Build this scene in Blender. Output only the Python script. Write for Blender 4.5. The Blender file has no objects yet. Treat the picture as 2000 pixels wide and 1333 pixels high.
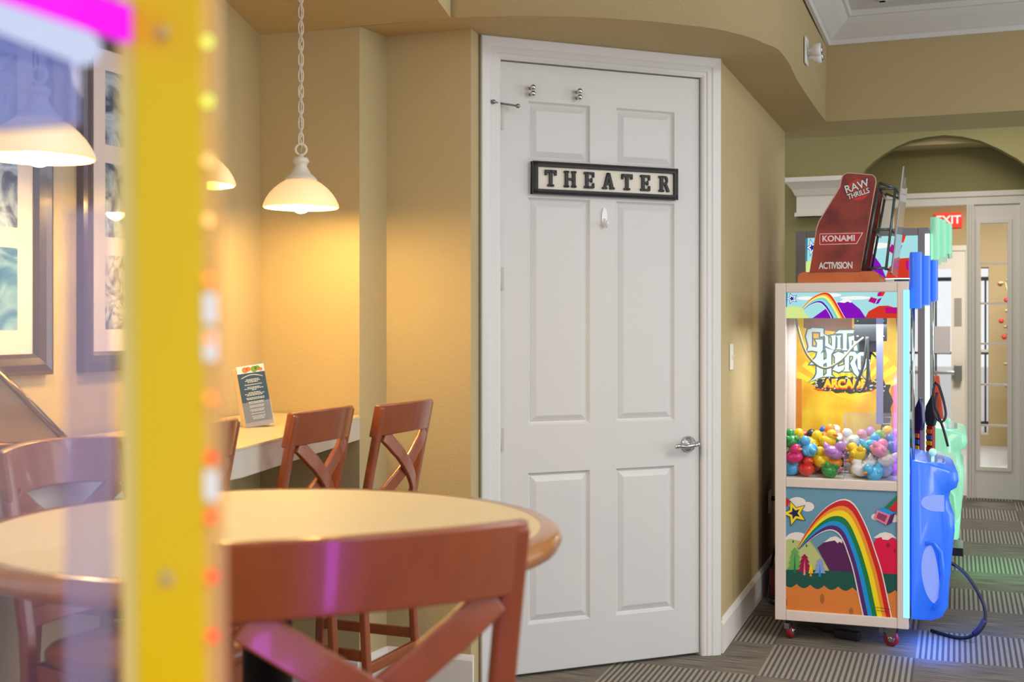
import bpy, bmesh, math, random
from mathutils import Matrix, Vector
from math import sin, cos, pi, radians, sqrt
random.seed(7)
sc = bpy.context.scene
COL = sc.collection
# ------------------------------------------------------------------ camera, world, lights, exposure
EYE = 1.404
cd = bpy.data.cameras.new('camera'); cam = bpy.data.objects.new('camera', cd); COL.objects.link(cam)
cam.location = (0, 0, EYE); cam.rotation_euler = (pi/2, 0, 0)
cd.sensor_width = 36; cd.lens = 36*2300/2000; cd.shift_y = -36.5/2000
cd.clip_start = .02; cd.clip_end = 200
cd.dof.use_dof = True; cd.dof.focus_distance = 5.0; cd.dof.aperture_fstop = 4.2
sc.camera = cam
w = bpy.data.worlds.new('world'); sc.world = w; w.use_nodes = True
bgn = w.node_tree.nodes['Background']
bgn.inputs[0].default_value = (.93, .96, 1, 1); bgn.inputs[1].default_value = .92
sc.view_settings.view_transform = 'Standard'; sc.view_settings.look = 'None'
sc.view_settings.gamma = 1; sc.view_settings.exposure = 0.1
sc.cycles.max_bounces = 10; sc.cycles.transparent_max_bounces = 24
sc.cycles.caustics_reflective = False; sc.cycles.caustics_refractive = False

def lamp(name, kind, loc, energy, color=(1, 1, 1), size=1, size_y=None, rot=(0, 0, 0), spread=None):
    l = bpy.data.lights.new(name, kind); l.energy = energy; l.color = color
    if kind == 'AREA':
        l.size = size
        if size_y: l.shape = 'RECTANGLE'; l.size_y = size_y
        if spread: l.spread = spread
    elif kind == 'POINT': l.shadow_soft_size = size
    o = bpy.data.objects.new(name, l); COL.objects.link(o); o.location = loc; o.rotation_euler = rot
    return o
lamp('ceiling_light', 'AREA', (2.6, 2.6, 3.02), 48, (1, .97, .92), 1.2, 1.2)
lamp('ceiling_light', 'AREA', (1.2, -.8, 3.0), 30, (1, .97, .93), 1.2, 1.2)
lamp('ceiling_light', 'AREA', (3.4, 8.2, 3.0), 14, (1, .95, .85), .5, .5)
lamp('vestibule_light', 'AREA', (4.8, 11.5, 2.95), 120, (1, .96, .88), 1.0, 1.0)
lamp('side_fill_light', 'AREA', (6.2, 3.6, 1.5), 60, (.94, .97, 1), 3.0, 2.2, (0, radians(90), 0))  # unseen area light added at the side to brighten ceiling and walls
lamp('fascia_fill_light', 'POINT', (2.7, 2.5, 2.3), 26, (1, .96, .90), .22)  # added out of view to light the fascia, beam and crown
lamp('purple_streak_light', 'AREA', (.13, .25, .5), 5.0, (.60, .06, 1), .13, .9, (radians(90), 0, radians(18)))  # unseen, added low beside the camera for a purple streak on the stool rail

# ------------------------------------------------------------------ helpers
def lin(c):
    return tuple((x/255/12.92 if x/255 <= .04045 else ((x/255+.055)/1.055)**2.4) for x in c)
MATS = {}
def mat(name, rgb, rough=.5, metal=0, emit=None, estr=0, bump=0, bscale=200, coat=0, var=0, vscale=6, spec=.5, trans=0, stretch=None):
    if name in MATS: return MATS[name]
    m = bpy.data.materials.new(name); m.use_nodes = True
    nt = m.node_tree; p = nt.nodes['Principled BSDF']
    c = lin(rgb); p.inputs['Base Color'].default_value = (*c, 1)
    p.inputs['Roughness'].default_value = rough; p.inputs['Metallic'].default_value = metal
    p.inputs['Specular IOR Level'].default_value = spec
    p.inputs['Coat Weight'].default_value = coat; p.inputs['Coat Roughness'].default_value = .08
    p.inputs['Transmission Weight'].default_value = trans
    if emit:
        p.inputs['Emission Color'].default_value = (*lin(emit), 1); p.inputs['Emission Strength'].default_value = estr
    tc = None
    if bump or var:
        tc = nt.nodes.new('ShaderNodeTexCoord'); src = tc.outputs['Object']
        if stretch:
            mp = nt.nodes.new('ShaderNodeMapping'); mp.inputs['Scale'].default_value = stretch
            nt.links.new(src, mp.inputs[0]); src = mp.outputs[0]
    if bump:
        n = nt.nodes.new('ShaderNodeTexNoise'); n.inputs['Scale'].default_value = bscale; n.inputs['Detail'].default_value = 3
        b = nt.nodes.new('ShaderNodeBump'); b.inputs['Strength'].default_value = bump; b.inputs['Distance'].default_value = .004
        nt.links.new(src, n.inputs[0]); nt.links.new(n.outputs[0], b.inputs['Height']); nt.links.new(b.outputs[0], p.inputs['Normal'])
    if var:
        n = nt.nodes.new('ShaderNodeTexNoise'); n.inputs['Scale'].default_value = vscale; n.inputs['Detail'].default_value = 5
        mx = nt.nodes.new('ShaderNodeMix'); mx.data_type = 'RGBA'
        mx.inputs[6].default_value = (*[x*(1-var) for x in c], 1); mx.inputs[7].default_value = (*[min(1, x*(1+var)) for x in c], 1)
        nt.links.new(src, n.inputs[0]); nt.links.new(n.outputs[0], mx.inputs[0]); nt.links.new(mx.outputs[2], p.inputs['Base Color'])
    MATS[name] = m; return m
def glow(name, rgb, s):
    if name in MATS: return MATS[name]
    m = bpy.data.materials.new(name); m.use_nodes = True; nt = m.node_tree; nt.nodes.clear()
    e = nt.nodes.new('ShaderNodeEmission'); e.inputs[0].default_value = (*lin(rgb), 1); e.inputs[1].default_value = s
    o = nt.nodes.new('ShaderNodeOutputMaterial'); nt.links.new(e.outputs[0], o.inputs[0]); MATS[name] = m; return m
def pane_mat(name, tint=(1, 1, 1), haze=0, hazec=(255, 255, 255), ior=1.45, refl=1.0):
    m = bpy.data.materials.new(name); m.use_nodes = True; nt = m.node_tree; nt.nodes.clear()
    N = nt.nodes.new
    t = N('ShaderNodeBsdfTransparent'); t.inputs[0].default_value = (*tint, 1)
    d = N('ShaderNodeBsdfDiffuse'); d.inputs[0].default_value = (*lin(hazec), 1)
    g = N('ShaderNodeBsdfGlossy'); g.inputs['Roughness'].default_value = .03
    f = N('ShaderNodeFresnel'); f.inputs[0].default_value = ior
    mu = N('ShaderNodeMath'); mu.operation = 'MULTIPLY'; mu.inputs[1].default_value = refl
    ge = N('ShaderNodeNewGeometry'); fr = N('ShaderNodeMath'); fr.operation = 'SUBTRACT'; fr.inputs[0].default_value = 1; m2 = N('ShaderNodeMath'); m2.operation = 'MULTIPLY'
    a = N('ShaderNodeMixShader'); a.inputs[0].default_value = haze
    b = N('ShaderNodeMixShader'); o = N('ShaderNodeOutputMaterial')
    L = nt.links.new
    L(t.outputs[0], a.inputs[1]); L(d.outputs[0], a.inputs[2]); L(f.outputs[0], mu.inputs[0]); L(ge.outputs['Backfacing'], fr.inputs[1]); L(mu.outputs[0], m2.inputs[0]); L(fr.outputs[0], m2.inputs[1]); L(m2.outputs[0], b.inputs[0])
    L(a.outputs[0], b.inputs[1]); L(g.outputs[0], b.inputs[2]); L(b.outputs[0], o.inputs[0])
    MATS[name] = m; return m

class MB:
    def __init__(s): s.v = []; s.f = []; s.m = []; s.sm = []
    def add(s, verts, faces, mi=0, M=None, smooth=False):
        b = len(s.v)
        s.v += [tuple(M @ Vector(v)) if M else tuple(v) for v in verts]
        for f in faces: s.f.append([b+i for i in f]); s.m.append(mi); s.sm.append(smooth)
        return s
    def box(s, x0, x1, y0, y1, z0, z1, mi=0, M=None):
        v = [(x, y, z) for x in (x0, x1) for y in (y0, y1) for z in (z0, z1)]
        return s.add(v, [(0, 1, 3, 2), (4, 6, 7, 5), (0, 4, 5, 1), (2, 3, 7, 6), (0, 2, 6, 4), (1, 5, 7, 3)], mi, M)
    def prism(s, pts, a0, a1, axis='z', mi=0, M=None, smooth=False):
        n = len(pts)
        def mk(p, a):
            return {'z': (p[0], p[1], a), 'y': (p[0], a, p[1]), 'x': (a, p[0], p[1])}[axis]
        v = [mk(p, a0) for p in pts] + [mk(p, a1) for p in pts]
        s.add(v, [list(range(n))[::-1], list(range(n, 2*n))], mi, M)
        b = len(s.v)-2*n
        for i in range(n):
            s.f.append([b+i, b+(i+1) % n, b+n+(i+1) % n, b+n+i]); s.m.append(mi); s.sm.append(smooth)
        return s
    def poly(s, pts, mi=0, M=None): return s.add(pts, [list(range(len(pts)))], mi, M)
    def lathe(s, prof, seg=24, mi=0, M=None, smooth=True, c=(0, 0), cap=True):
        v = [(c[0]+r*cos(2*pi*k/seg), c[1]+r*sin(2*pi*k/seg), z) for r, z in prof for k in range(seg)]
        n = len(prof); f = []
        for i in range(n-1):
            for k in range(seg):
                f.append((i*seg+k, i*seg+(k+1) % seg, (i+1)*seg+(k+1) % seg, (i+1)*seg+k))
        s.add(v, f, mi, M, smooth)
        if cap:
            b = len(s.v)-len(v)
            if prof[0][0] > 1e-5: s.f.append([b+k for k in range(seg)][::-1]); s.m.append(mi); s.sm.append(False)
            if prof[-1][0] > 1e-5: s.f.append([b+(n-1)*seg+k for k in range(seg)]); s.m.append(mi); s.sm.append(False)
        return s
    def tube(s, path, r, seg=8, mi=0, M=None, closed=False, rect=None, up=(0, 0, 1)):
        P = [Vector(p) for p in path]; n = len(P); rings = []
        rr = r if isinstance(r, (list, tuple)) else [r]*n
        prev = None
        for i in range(n):
            a = P[(i-1) % n] if (i > 0 or closed) else P[i]; b = P[(i+1) % n] if (i < n-1 or closed) else P[i]
            t = (b-a).normalized()
            if rect:
                x = Vector(up) - t*t.dot(Vector(up)); x.normalize()
            else:
                if prev is None:
                    x = Vector((0, 0, 1)) if abs(t.z) < .9 else Vector((1, 0, 0))
                else: x = prev
                x = (x - t*t.dot(x)).normalized(); prev = x
            y = t.cross(x)
            if rect:
                hx, hy = (rect[0]/2, rect[1]/2)
                rings.append([P[i]+x*hx*q[0]+y*hy*q[1] for q in ((1, 1), (-1, 1), (-1, -1), (1, -1))])
            else: rings.append([P[i]+(x*cos(2*pi*k/seg)+y*sin(2*pi*k/seg))*rr[i] for k in range(seg)])
        S = len(rings[0]); v = [p for R in rings for p in R]; f = []
        for i in range(n if closed else n-1):
            j = (i+1) % n
            for k in range(S): f.append((i*S+k, i*S+(k+1) % S, j*S+(k+1) % S, j*S+k))
        if not closed: f += [list(range(S))[::-1], [(n-1)*S+k for k in range(S)]]
        return s.add(v, f, mi, M, not rect)
    def ball(s, c, r, seg=14, rings=9, mi=0, M=None, sc=(1, 1, 1)):
        v = []; f = []
        for i in range(rings+1):
            th = pi*i/rings
            for k in range(seg): v.append((c[0]+r*sc[0]*sin(th)*cos(2*pi*k/seg), c[1]+r*sc[1]*sin(th)*sin(2*pi*k/seg), c[2]-r*sc[2]*cos(th)))
        for i in range(rings):
            for k in range(seg): f.append((i*seg+k, i*seg+(k+1) % seg, (i+1)*seg+(k+1) % seg, (i+1)*seg+k))
        return s.add(v, f, mi, M, True)
    def build(s, name, mats, parent=None, bevel=0, sub=0, M=None, segs=2, clean=False):
        me = bpy.data.meshes.new(name)
        me.from_pydata([tuple(v) for v in s.v], [], s.f)
        for m in (mats if isinstance(mats, (list, tuple)) else [mats]): me.materials.append(m)
        me.polygons.foreach_set('material_index', s.m); me.polygons.foreach_set('use_smooth', s.sm)
        bm = bmesh.new(); bm.from_mesh(me); bmesh.ops.remove_doubles(bm, verts=bm.verts, dist=1e-6)
        if not clean: bmesh.ops.recalc_face_normals(bm, faces=bm.faces)
        bm.to_mesh(me); bm.free(); me.update()
        o = bpy.data.objects.new(name, me); COL.objects.link(o)
        if parent: o.parent = parent
        if M is not None: o.matrix_local = M
        if bevel:
            b = o.modifiers.new('bevel', 'BEVEL'); b.width = bevel; b.segments = segs; b.limit_method = 'ANGLE'; b.angle_limit = radians(40)
            for p in me.polygons: p.use_smooth = True
            bm2 = o.modifiers.new('wn', 'WEIGHTED_NORMAL'); bm2.keep_sharp = False
        if sub:
            q = o.modifiers.new('sub', 'SUBSURF'); q.levels = sub; q.render_levels = sub
        return o
def tag(o, label=None, cat=None, group=None, kind=None):
    if label: o['label'] = label
    if cat: o['category'] = cat
    if group: o['group'] = group
    if kind: o['kind'] = kind
    return o
def thing(name, label, cat, loc=(0, 0, 0), rz=0, group=None):
    o = bpy.data.objects.new(name, None); COL.objects.link(o); o.empty_display_size = .05
    o.location = loc; o.rotation_euler = (0, 0, rz); return tag(o, label, cat, group)
def dup(root, loc, rz, label=None, group=None):
    def cp(o, par):
        c = o.copy(); COL.objects.link(c); c.parent = par
        for ch in list(o.children): cp(ch, c)
        return c
    r = cp(root, None); r.location = loc; r.rotation_euler = (0, 0, rz)
    if label: r['label'] = label
    if group: r['group'] = group
    return r
def struct(o): o['kind'] = 'structure'; return o
def at(x, y, z=0, deg=0): return Matrix.Translation((x, y, z)) @ Matrix.Rotation(radians(deg), 4, 'Z')
def text(mb, s, size, M, mi=0, extrude=.0008, offset=0, sx=1, shear=0, spacing=1, align='CENTER'):
    c = bpy.data.curves.new('t', 'FONT'); c.body = s; c.size = size; c.extrude = extrude; c.offset = offset
    c.shear = shear; c.space_character = spacing; c.align_x = align; c.align_y = 'CENTER'; c.resolution_u = 3
    o = bpy.data.objects.new('t', c); COL.objects.link(o)
    bpy.context.view_layer.update()
    me = bpy.data.meshes.new_from_object(o.evaluated_get(bpy.context.evaluated_depsgraph_get()))
    R = M @ Matrix.Rotation(pi/2, 4, 'X') @ Matrix.Diagonal((sx, 1, 1, 1))
    mb.add([tuple(v.co) for v in me.vertices], [list(p.vertices) for p in me.polygons], mi, R)
    bpy.data.objects.remove(o); bpy.data.meshes.remove(me); bpy.data.curves.remove(c)
def smoothcurve(pts, n=8):
    P = [Vector(p) for p in pts]; out = []
    for i in range(len(P)-1):
        p0 = P[max(i-1, 0)]; p1 = P[i]; p2 = P[i+1]; p3 = P[min(i+2, len(P)-1)]
        for k in range(n):
            t = k/n
            out.append(.5*((2*p1)+(-p0+p2)*t+(2*p0-5*p1+4*p2-p3)*t*t+(-p0+3*p1-3*p2+p3)*t**3))
    out.append(P[-1]); return out

# ------------------------------------------------------------------ materials
WALL = mat('wall_paint', (188, 170, 126), .75, bump=.35, bscale=160, spec=.3)
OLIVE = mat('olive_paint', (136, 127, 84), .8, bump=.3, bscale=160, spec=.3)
WHITE = mat('white_gloss_paint', (218, 218, 214), .38, bump=.05, bscale=60)
DOORM = mat('white_door_paint', (210, 210, 206), .42, bump=.12, bscale=55, stretch=(1, 1, 12))
TRIMM = mat('off_white_trim', (232, 228, 220), .4)
CEIL = mat('white_ceiling', (214, 214, 218), .9, bump=.3, bscale=120)
CHROME = mat('chrome', (205, 205, 205), .12, 1)
STEEL = mat('dull_steel', (150, 150, 150), .35, 1)
BLACK = mat('black_plastic', (22, 22, 24), .4)
PANE = pane_mat('clear_glass')
ACRY = pane_mat('reflection_haze_acrylic', (.975, .97, 1), .012, (192, 192, 244), 1.45, .4)  # lavender tint and haze stand in for blue reflections on the pane

# ------------------------------------------------------------------ room shell
A = Vector((.9354, -.3535, 0)); NN = Vector((.3535, .9354, 0)); AD = -20.7
SOF = 2.52
def V2(x, y): return Vector((x, y, 0))
def wallseg(name, p, q, z0, z1, th=.1, m=WALL, side=1):
    p = Vector((p[0], p[1], 0)); q = Vector((q[0], q[1], 0)); d = (q-p).normalized(); nrm = Vector((-d.y, d.x, 0))*th*side
    mb = MB(); mb.prism([p[:2], q[:2], (q+nrm)[:2], (p+nrm)[:2]], z0, z1)
    return struct(mb.build(name, m))
C0 = (-.978, 4.572); C1 = (-.575, 4.44); C2 = (-.49, 4.60); C3 = (-.156, 4.474); C4 = (-.1255, 4.58)
D0 = (-.044, 4.614); DD = Vector((.924, .381, 0)).normalized(); DDEG = math.degrees(math.atan2(DD.y, DD.x))
R0 = (.8795, 4.9946); R1 = (1.5985, 6.899)
LW = Vector((*C0, 0)) - NN*3.0
wallseg('wall_left', LW[:2], C0, 0, 3.6, .12)
# back wall with its little returns, one continuous plastered run
mb = MB(); bk = [C0, C1, C2, C3, C4]
outer = [(-.1, 5.0), (-.9, 5.0)]
mb.prism([C0, C1, C2, C3, C4] + outer, 0, 3.6)
struct(mb.build('wall_back', WALL))
# door wall: pieces beside and above the door
mb = MB(); F = at(*D0, 0, DDEG)
mb.box(-.10, -.012, 0, .12, 0, 2.6, 0, F); mb.box(.915, 1.012, 0, .12, 0, 2.6, 0, F); mb.box(-.012, .915, 0, .12, 2.44, 2.6, 0, F)
struct(mb.build('wall_door', WALL))
wallseg('wall_right', R0, R1, 0, 3.6, .12)
# soffit with curved edge and its fascia
def unp(px, py, z): Y = 2300*(z-EYE)/(630-py); return ((px-1000)/2300*Y, Y)
edge = [unp(*p, SOF) for p in [(880, 35), (1000, 31), (1130, 33), (1250, 40), (1330, 48), (1400, 57), (1463, 72.5), (1494, 85), (1520, 97), (1541, 124), (1558, 158), (1589, 205), (1614, 238)]]
ec = [tuple(p) for p in smoothcurve([(x, y, 0) for x, y in edge], 6)]
S1 = edge[0]
mb = MB()
sofp = [(p[0], p[1]) for p in ec] + [(1.66, 6.98), (1.55, 7.0), (.80, 5.05), (-.02, 4.75), (-.6, 4.75), C1]
mb.poly([(x, y, SOF) for x, y in sofp])
f0 = [(p[0], p[1]) for p in ec]
for a, b in zip(f0[:-1], f0[1:]):
    d = Vector((b[0]-a[0], b[1]-a[1])).normalized(); o = Vector((-d.y, d.x))*.06
    mb.add([(*a, SOF), (*b, SOF), (*b, 3.6), (*a, 3.6)], [(0, 1, 2, 3)], 0, None, True)
struct(mb.build('trim_1', WALL))
# sloping soffit over the counter
SL = .313; T = 2.4
def sl(p, t, dz=0): q = Vector((p[0], p[1], 0)) - NN*t; return (q.x, q.y, SOF+SL*t+dz)
mb = MB()
c0x = (C0[0]-.05, C0[1]+.02)
v = [sl(c0x, 0), sl(S1, 0), sl(S1, T), sl(c0x, T)]
top = [(p[0], p[1], 3.62) for p in v]
mb.add(v+top, [(0, 1, 2, 3), (1, 2, 6, 5), (2, 3, 7, 6), (0, 3, 7, 4), (0, 1, 5, 4)])
struct(mb.build('trim_2', WALL))
# beam
B0 = Vector((*edge[-1], 0))
mb = MB(); Fb = Matrix.Translation(B0) @ Matrix.Rotation(radians(AD), 4, 'Z')
mb.box(0, 5.5, 0, .55, SOF, 3.6, 0, Fb); mb.box(-.35, 0.01, .02, .55, SOF+.001, 3.6, 0, Fb)
struct(mb.build('trim_3', WALL))
# ceiling and crown moulding
CZ = 3.09
mb = MB(); mb.box(-.02, 5.5, -3.9, .02, CZ, CZ+.05, 0, Fb)
struct(mb.build('ceiling', CEIL))
prof = [(0, 2.94), (.018, 2.94), (.022, 2.965), (.034, 2.972), (.06, 2.995), (.10, 3.03), (.118, 3.05), (.125, 3.06), (.14, 3.062), (.145, CZ), (0, CZ)]
mb = MB(); n = len(prof); v = []
for (ox, oy) in ((0, -3.8), (0, 0), (5.5, 0)):
    for (o, z) in prof:
        v.append((o if ox == 0 else ox, (-o if oy == 0 else oy), z))
f = []
for s_ in range(2):
    for i in range(n-1): f.append((s_*n+i, s_*n+i+1, (s_+1)*n+i+1, (s_+1)*n+i))
mb.add(v, f, 0, Fb)
# inner flat ceiling band step
mb.box(.30, 5.5, -.33, -.30, CZ-.012, CZ, 0, Fb); mb.box(.30, .33, -3.8, -.30, CZ-.012, CZ, 0, Fb)
struct(mb.build('trim_4', WHITE))

# floor: quarter-turn carpet tiles
def carpet():
    m = bpy.data.materials.new('carpet_tiles'); m.use_nodes = True; nt = m.node_tree; p = nt.nodes['Principled BSDF']; N = nt.nodes.new; L = nt.links.new
    p.inputs['Roughness'].default_value = .95; p.inputs['Specular IOR Level'].default_value = .1
    tc = N('ShaderNodeTexCoord'); mp = N('ShaderNodeMapping'); mp.vector_type = 'TEXTURE'
    mp.inputs['Location'].default_value = (1.856, 5.37, 0); mp.inputs['Rotation'].default_value = (0, 0, radians(AD)); mp.inputs['Scale'].default_value = (.58, .48, 1)
    L(tc.outputs['Object'], mp.inputs[0])
    sp = N('ShaderNodeSeparateXYZ'); L(mp.outputs[0], sp.inputs[0])
    def math(op, a, b=None):
        q = N('ShaderNodeMath'); q.operation = op
        for i, x in enumerate((a, b)):
            if x is None: continue
            if isinstance(x, (int, float)): q.inputs[i].default_value = x
            else: L(x, q.inputs[i])
        return q.outputs[0]
    fx = math('FLOOR', sp.outputs[0]); fy = math('FLOOR', sp.outputs[1])
    par = math('ABSOLUTE', math('MODULO', math('ADD', fx, fy), 2))
    def ribs(coord, freq):
        return math('GREATER_THAN', math('SINE', math('MULTIPLY', coord, freq*2*pi)), -.1)
    ra = ribs(sp.outputs[0], 26)
    # smooth tile: fine heathered lines
    mp2 = N('ShaderNodeMapping'); mp2.inputs['Scale'].default_value = (3, 130, 1); L(mp.outputs[0], mp2.inputs[0])
    n2 = N('ShaderNodeTexNoise'); n2.inputs['Scale'].default_value = 1; L(mp2.outputs[0], n2.inputs[0])
    cr2 = N('ShaderNodeValToRGB'); cr2.color_ramp.elements[0].position = .35; cr2.color_ramp.elements[1].position = .65
    cr2.color_ramp.elements[0].color = (*lin((74, 70, 66)), 1); cr2.color_ramp.elements[1].color = (*lin((140, 132, 118)), 1); L(n2.outputs[0], cr2.inputs[0])
    n3 = N('ShaderNodeTexNoise'); n3.inputs['Scale'].default_value = 90; L(tc.outputs['Object'], n3.inputs[0])
    rib = N('ShaderNodeMix'); rib.data_type = 'RGBA'; rib.inputs[6].default_value = (*lin((90, 86, 82)), 1); rib.inputs[7].default_value = (*lin((154, 147, 133)), 1)
    L(math('MULTIPLY', ra, math('ADD', .45, math('MULTIPLY', n3.outputs[0], .9))), rib.inputs[0])
    mx = N('ShaderNodeMix'); mx.data_type = 'RGBA'; L(par, mx.inputs[0]); L(cr2.outputs[0], mx.inputs[6]); L(rib.outputs[2], mx.inputs[7])
    L(mx.outputs[2], p.inputs['Base Color'])
    b = N('ShaderNodeBump'); b.inputs['Strength'].default_value = .4; b.inputs['Distance'].default_value = .004; L(n3.outputs[0], b.inputs['Height']); L(b.outputs[0], p.inputs['Normal'])
    return m
mb = MB(); mb.box(-4, 8, -3, 9.9, -.05, 0)
fl = struct(mb.build('floor', carpet()))

# baseboards
def baseboard(name, p, q, h=.14, th=.016, m=TRIMM, side=-1):
    p = Vector((*p, 0)); q = Vector((*q, 0)); d = (q-p); L_ = d.length
    mb = MB(); Fm = Matrix.Translation(p) @ Matrix.Rotation(math.atan2(d.y, d.x), 4, 'Z')
    pr = [(0, 0), (side*th, 0), (side*th, h-.02), (side*th*.55, h-.006), (side*th*.3, h), (0, h)]
    mb.prism(pr, 0, L_, 'x', 0, Fm)
    return struct(mb.build(name, m))
e = .012
baseboard('baseboard_right', Vector((*R0, 0))[:2], R1)
baseboard('baseboard_back', C2, (C3[0]+e, C3[1]-.003))
baseboard('baseboard_nook', C0, C1)
baseboard('baseboard_return', C1, C2)
baseboard('baseboard_left', LW[:2], C0)
FD = at(*D0, 0, DDEG)
q = FD @ Vector((1.004, 0, 0))

# ------------------------------------------------------------------ theatre door, casing
W = .903; HT = 2.43
mb = MB()
xs = [0, .118, .392, .510, .784, W]; zs = [0.012, .204, .806, .995, 1.90, 2.048, 2.282, HT]
def panel(x0, x1, z0, z1):
    loops = [(0, 0), (.008, .010), (.013, .012), (.034, .003), (.037, .002)]
    v = []
    for ins, y in loops: v += [(x0+ins, y, z0+ins), (x1-ins, y, z0+ins), (x1-ins, y, z1-ins), (x0+ins, y, z1-ins)]
    f = []
    for i in range(len(loops)-1):
        for k in range(4): f.append((i*4+k, i*4+(k+1) % 4, (i+1)*4+(k+1) % 4, (i+1)*4+k))
    f.append(tuple(len(v)-4+k for k in range(4))); mb.add(v, f)
for i in range(5):
    for j in range(7):
        x0, x1, z0, z1 = xs[i], xs[i+1], zs[j], zs[j+1]
        if i in (1, 3) and j in (1, 3, 5): panel(x0, x1, z0, z1)
        else: mb.add([(x0, 0, z0), (x1, 0, z0), (x1, 0, z1), (x0, 0, z1)], [(0, 1, 2, 3)])
mb.box(0, W, .016, .042, .012, HT)
for (x0, x1, z0, z1) in ((0, .002, .012, HT), (W-.002, W, .012, HT), (0, W, HT-.002, HT), (0, W, .012, .014)): mb.box(x0, x1, 0, .02, z0, z1)
door = bpy.data.objects.new('door_1', None); COL.objects.link(door); door.matrix_world = FD @ Matrix.Translation((0, .006, 0)); struct(door)
mb.build('door_leaf', DOORM, door)
# hinges
for z in (2.206, 1.575, .943):
    h = MB(); h.lathe([(.006, z-.045), (.006, z+.045)], 10, 0, at(-.004, -.007)); h.box(-.002, .014, -.003, 0, z-.045, z+.045)
    h.build('hinge', mat('painted_hinge', (196, 190, 176), .4), door)
# stop arm on the top hinge
h = MB(); h.tube([(-.004, -.01, 2.262), (.03, -.03, 2.255), (.05, -.045, 2.25)], .004); h.ball((.055, -.048, 2.249), .009); h.tube([(-.004, -.01, 2.262), (-.035, -.025, 2.262)], .004); h.ball((-.04, -.03, 2.262), .009)
h.build('hinge_stop', STEEL, door)
# coat hooks: two round pegs each
for x in (.129, .333):
    h = MB()
    for z in (2.332, 2.308): h.lathe([(.007, 0), (.004, .008), (.004, .018), (.010, .022), (.012, .028), (.008, .034), (0, .036)], 12, 0, Matrix.Translation((x, 0, z)) @ Matrix.Rotation(pi/2, 4, 'X'))
    h.build('coat_hook', CHROME, door)
h = MB(); h.prism([(.012*cos(a), .04*sin(a)) for a in [2*pi*k/20 for k in range(20)]], -.006, 0, 'y', 0, Matrix.Translation((.455, 0, 1.83)))
h.tube([(.455, -.006, 1.825), (.455, -.012, 1.80), (.455, -.022, 1.793), (.455, -.03, 1.80), (.455, -.032, 1.815)], .006)
h.build('adhesive_hook', mat('white_plastic', (238, 238, 238), .3), door)
# lever handle
hd = MB(); hx, hz = .849, .893
Mr = Matrix.Translation((hx, 0, hz)) @ Matrix.Rotation(pi/2, 4, 'X')
hd.lathe([(.034, 0), (.034, .006), (.030, .012), (.018, .018), (.012, .022), (.012, .045)], 28, 0, Mr)
hr = hd.build('handle', CHROME, door)
hd = MB(); lp = smoothcurve([(hx+.02, -.047, hz+.004), (hx, -.052, hz), (hx-.04, -.05, hz-.005), (hx-.075, -.052, hz-.001), (hx-.09, -.05, hz-.008)], 5)
hd.tube([tuple(p) for p in lp], [.012]*3+[.010]*(len(lp)-6)+[.006]*3, 10)
hd.build('lever', CHROME, hr)
hd = MB(); hd.box(W-.004, W+.001, 0.004, .03, .86, .93); hd.build('latch_plate', STEEL, door)

# casing (moulded)
mb = MB(); cp = [(0, 0), (0, -.010), (.008, -.014), (.018, -.014), (.022, -.018), (.040, -.018), (.046, -.022), (.062, -.024), (.080, -.026), (.084, -.022), (.084, 0)]
n = len(cp); g = .006; v = []
for (cx, cz, sx_, sz_) in ((-g, 0, -1, 0), (-g, HT+g, -1, 1), (W+g, HT+g, 1, 1), (W+g, 0, 1, 0)):
    for (o, y) in cp: v.append((cx+sx_*o, y, cz+sz_*o))
f = []
for s_ in range(3):
    for i in range(n-1): f.append((s_*n+i, s_*n+i+1, (s_+1)*n+i+1, (s_+1)*n+i))
mb.add(v, f, 0, FD)
for (x0, x1, z0, z1) in ((-.012, -.004, 0, HT+.006), (W+.004, W+.012, 0, HT+.006), (-.012, W+.012, HT+.004, HT+.012)):
    mb.box(x0, x1, -.008, .12, z0, z1, 0, FD)
struct(mb.build('trim_5', WHITE))

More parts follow.
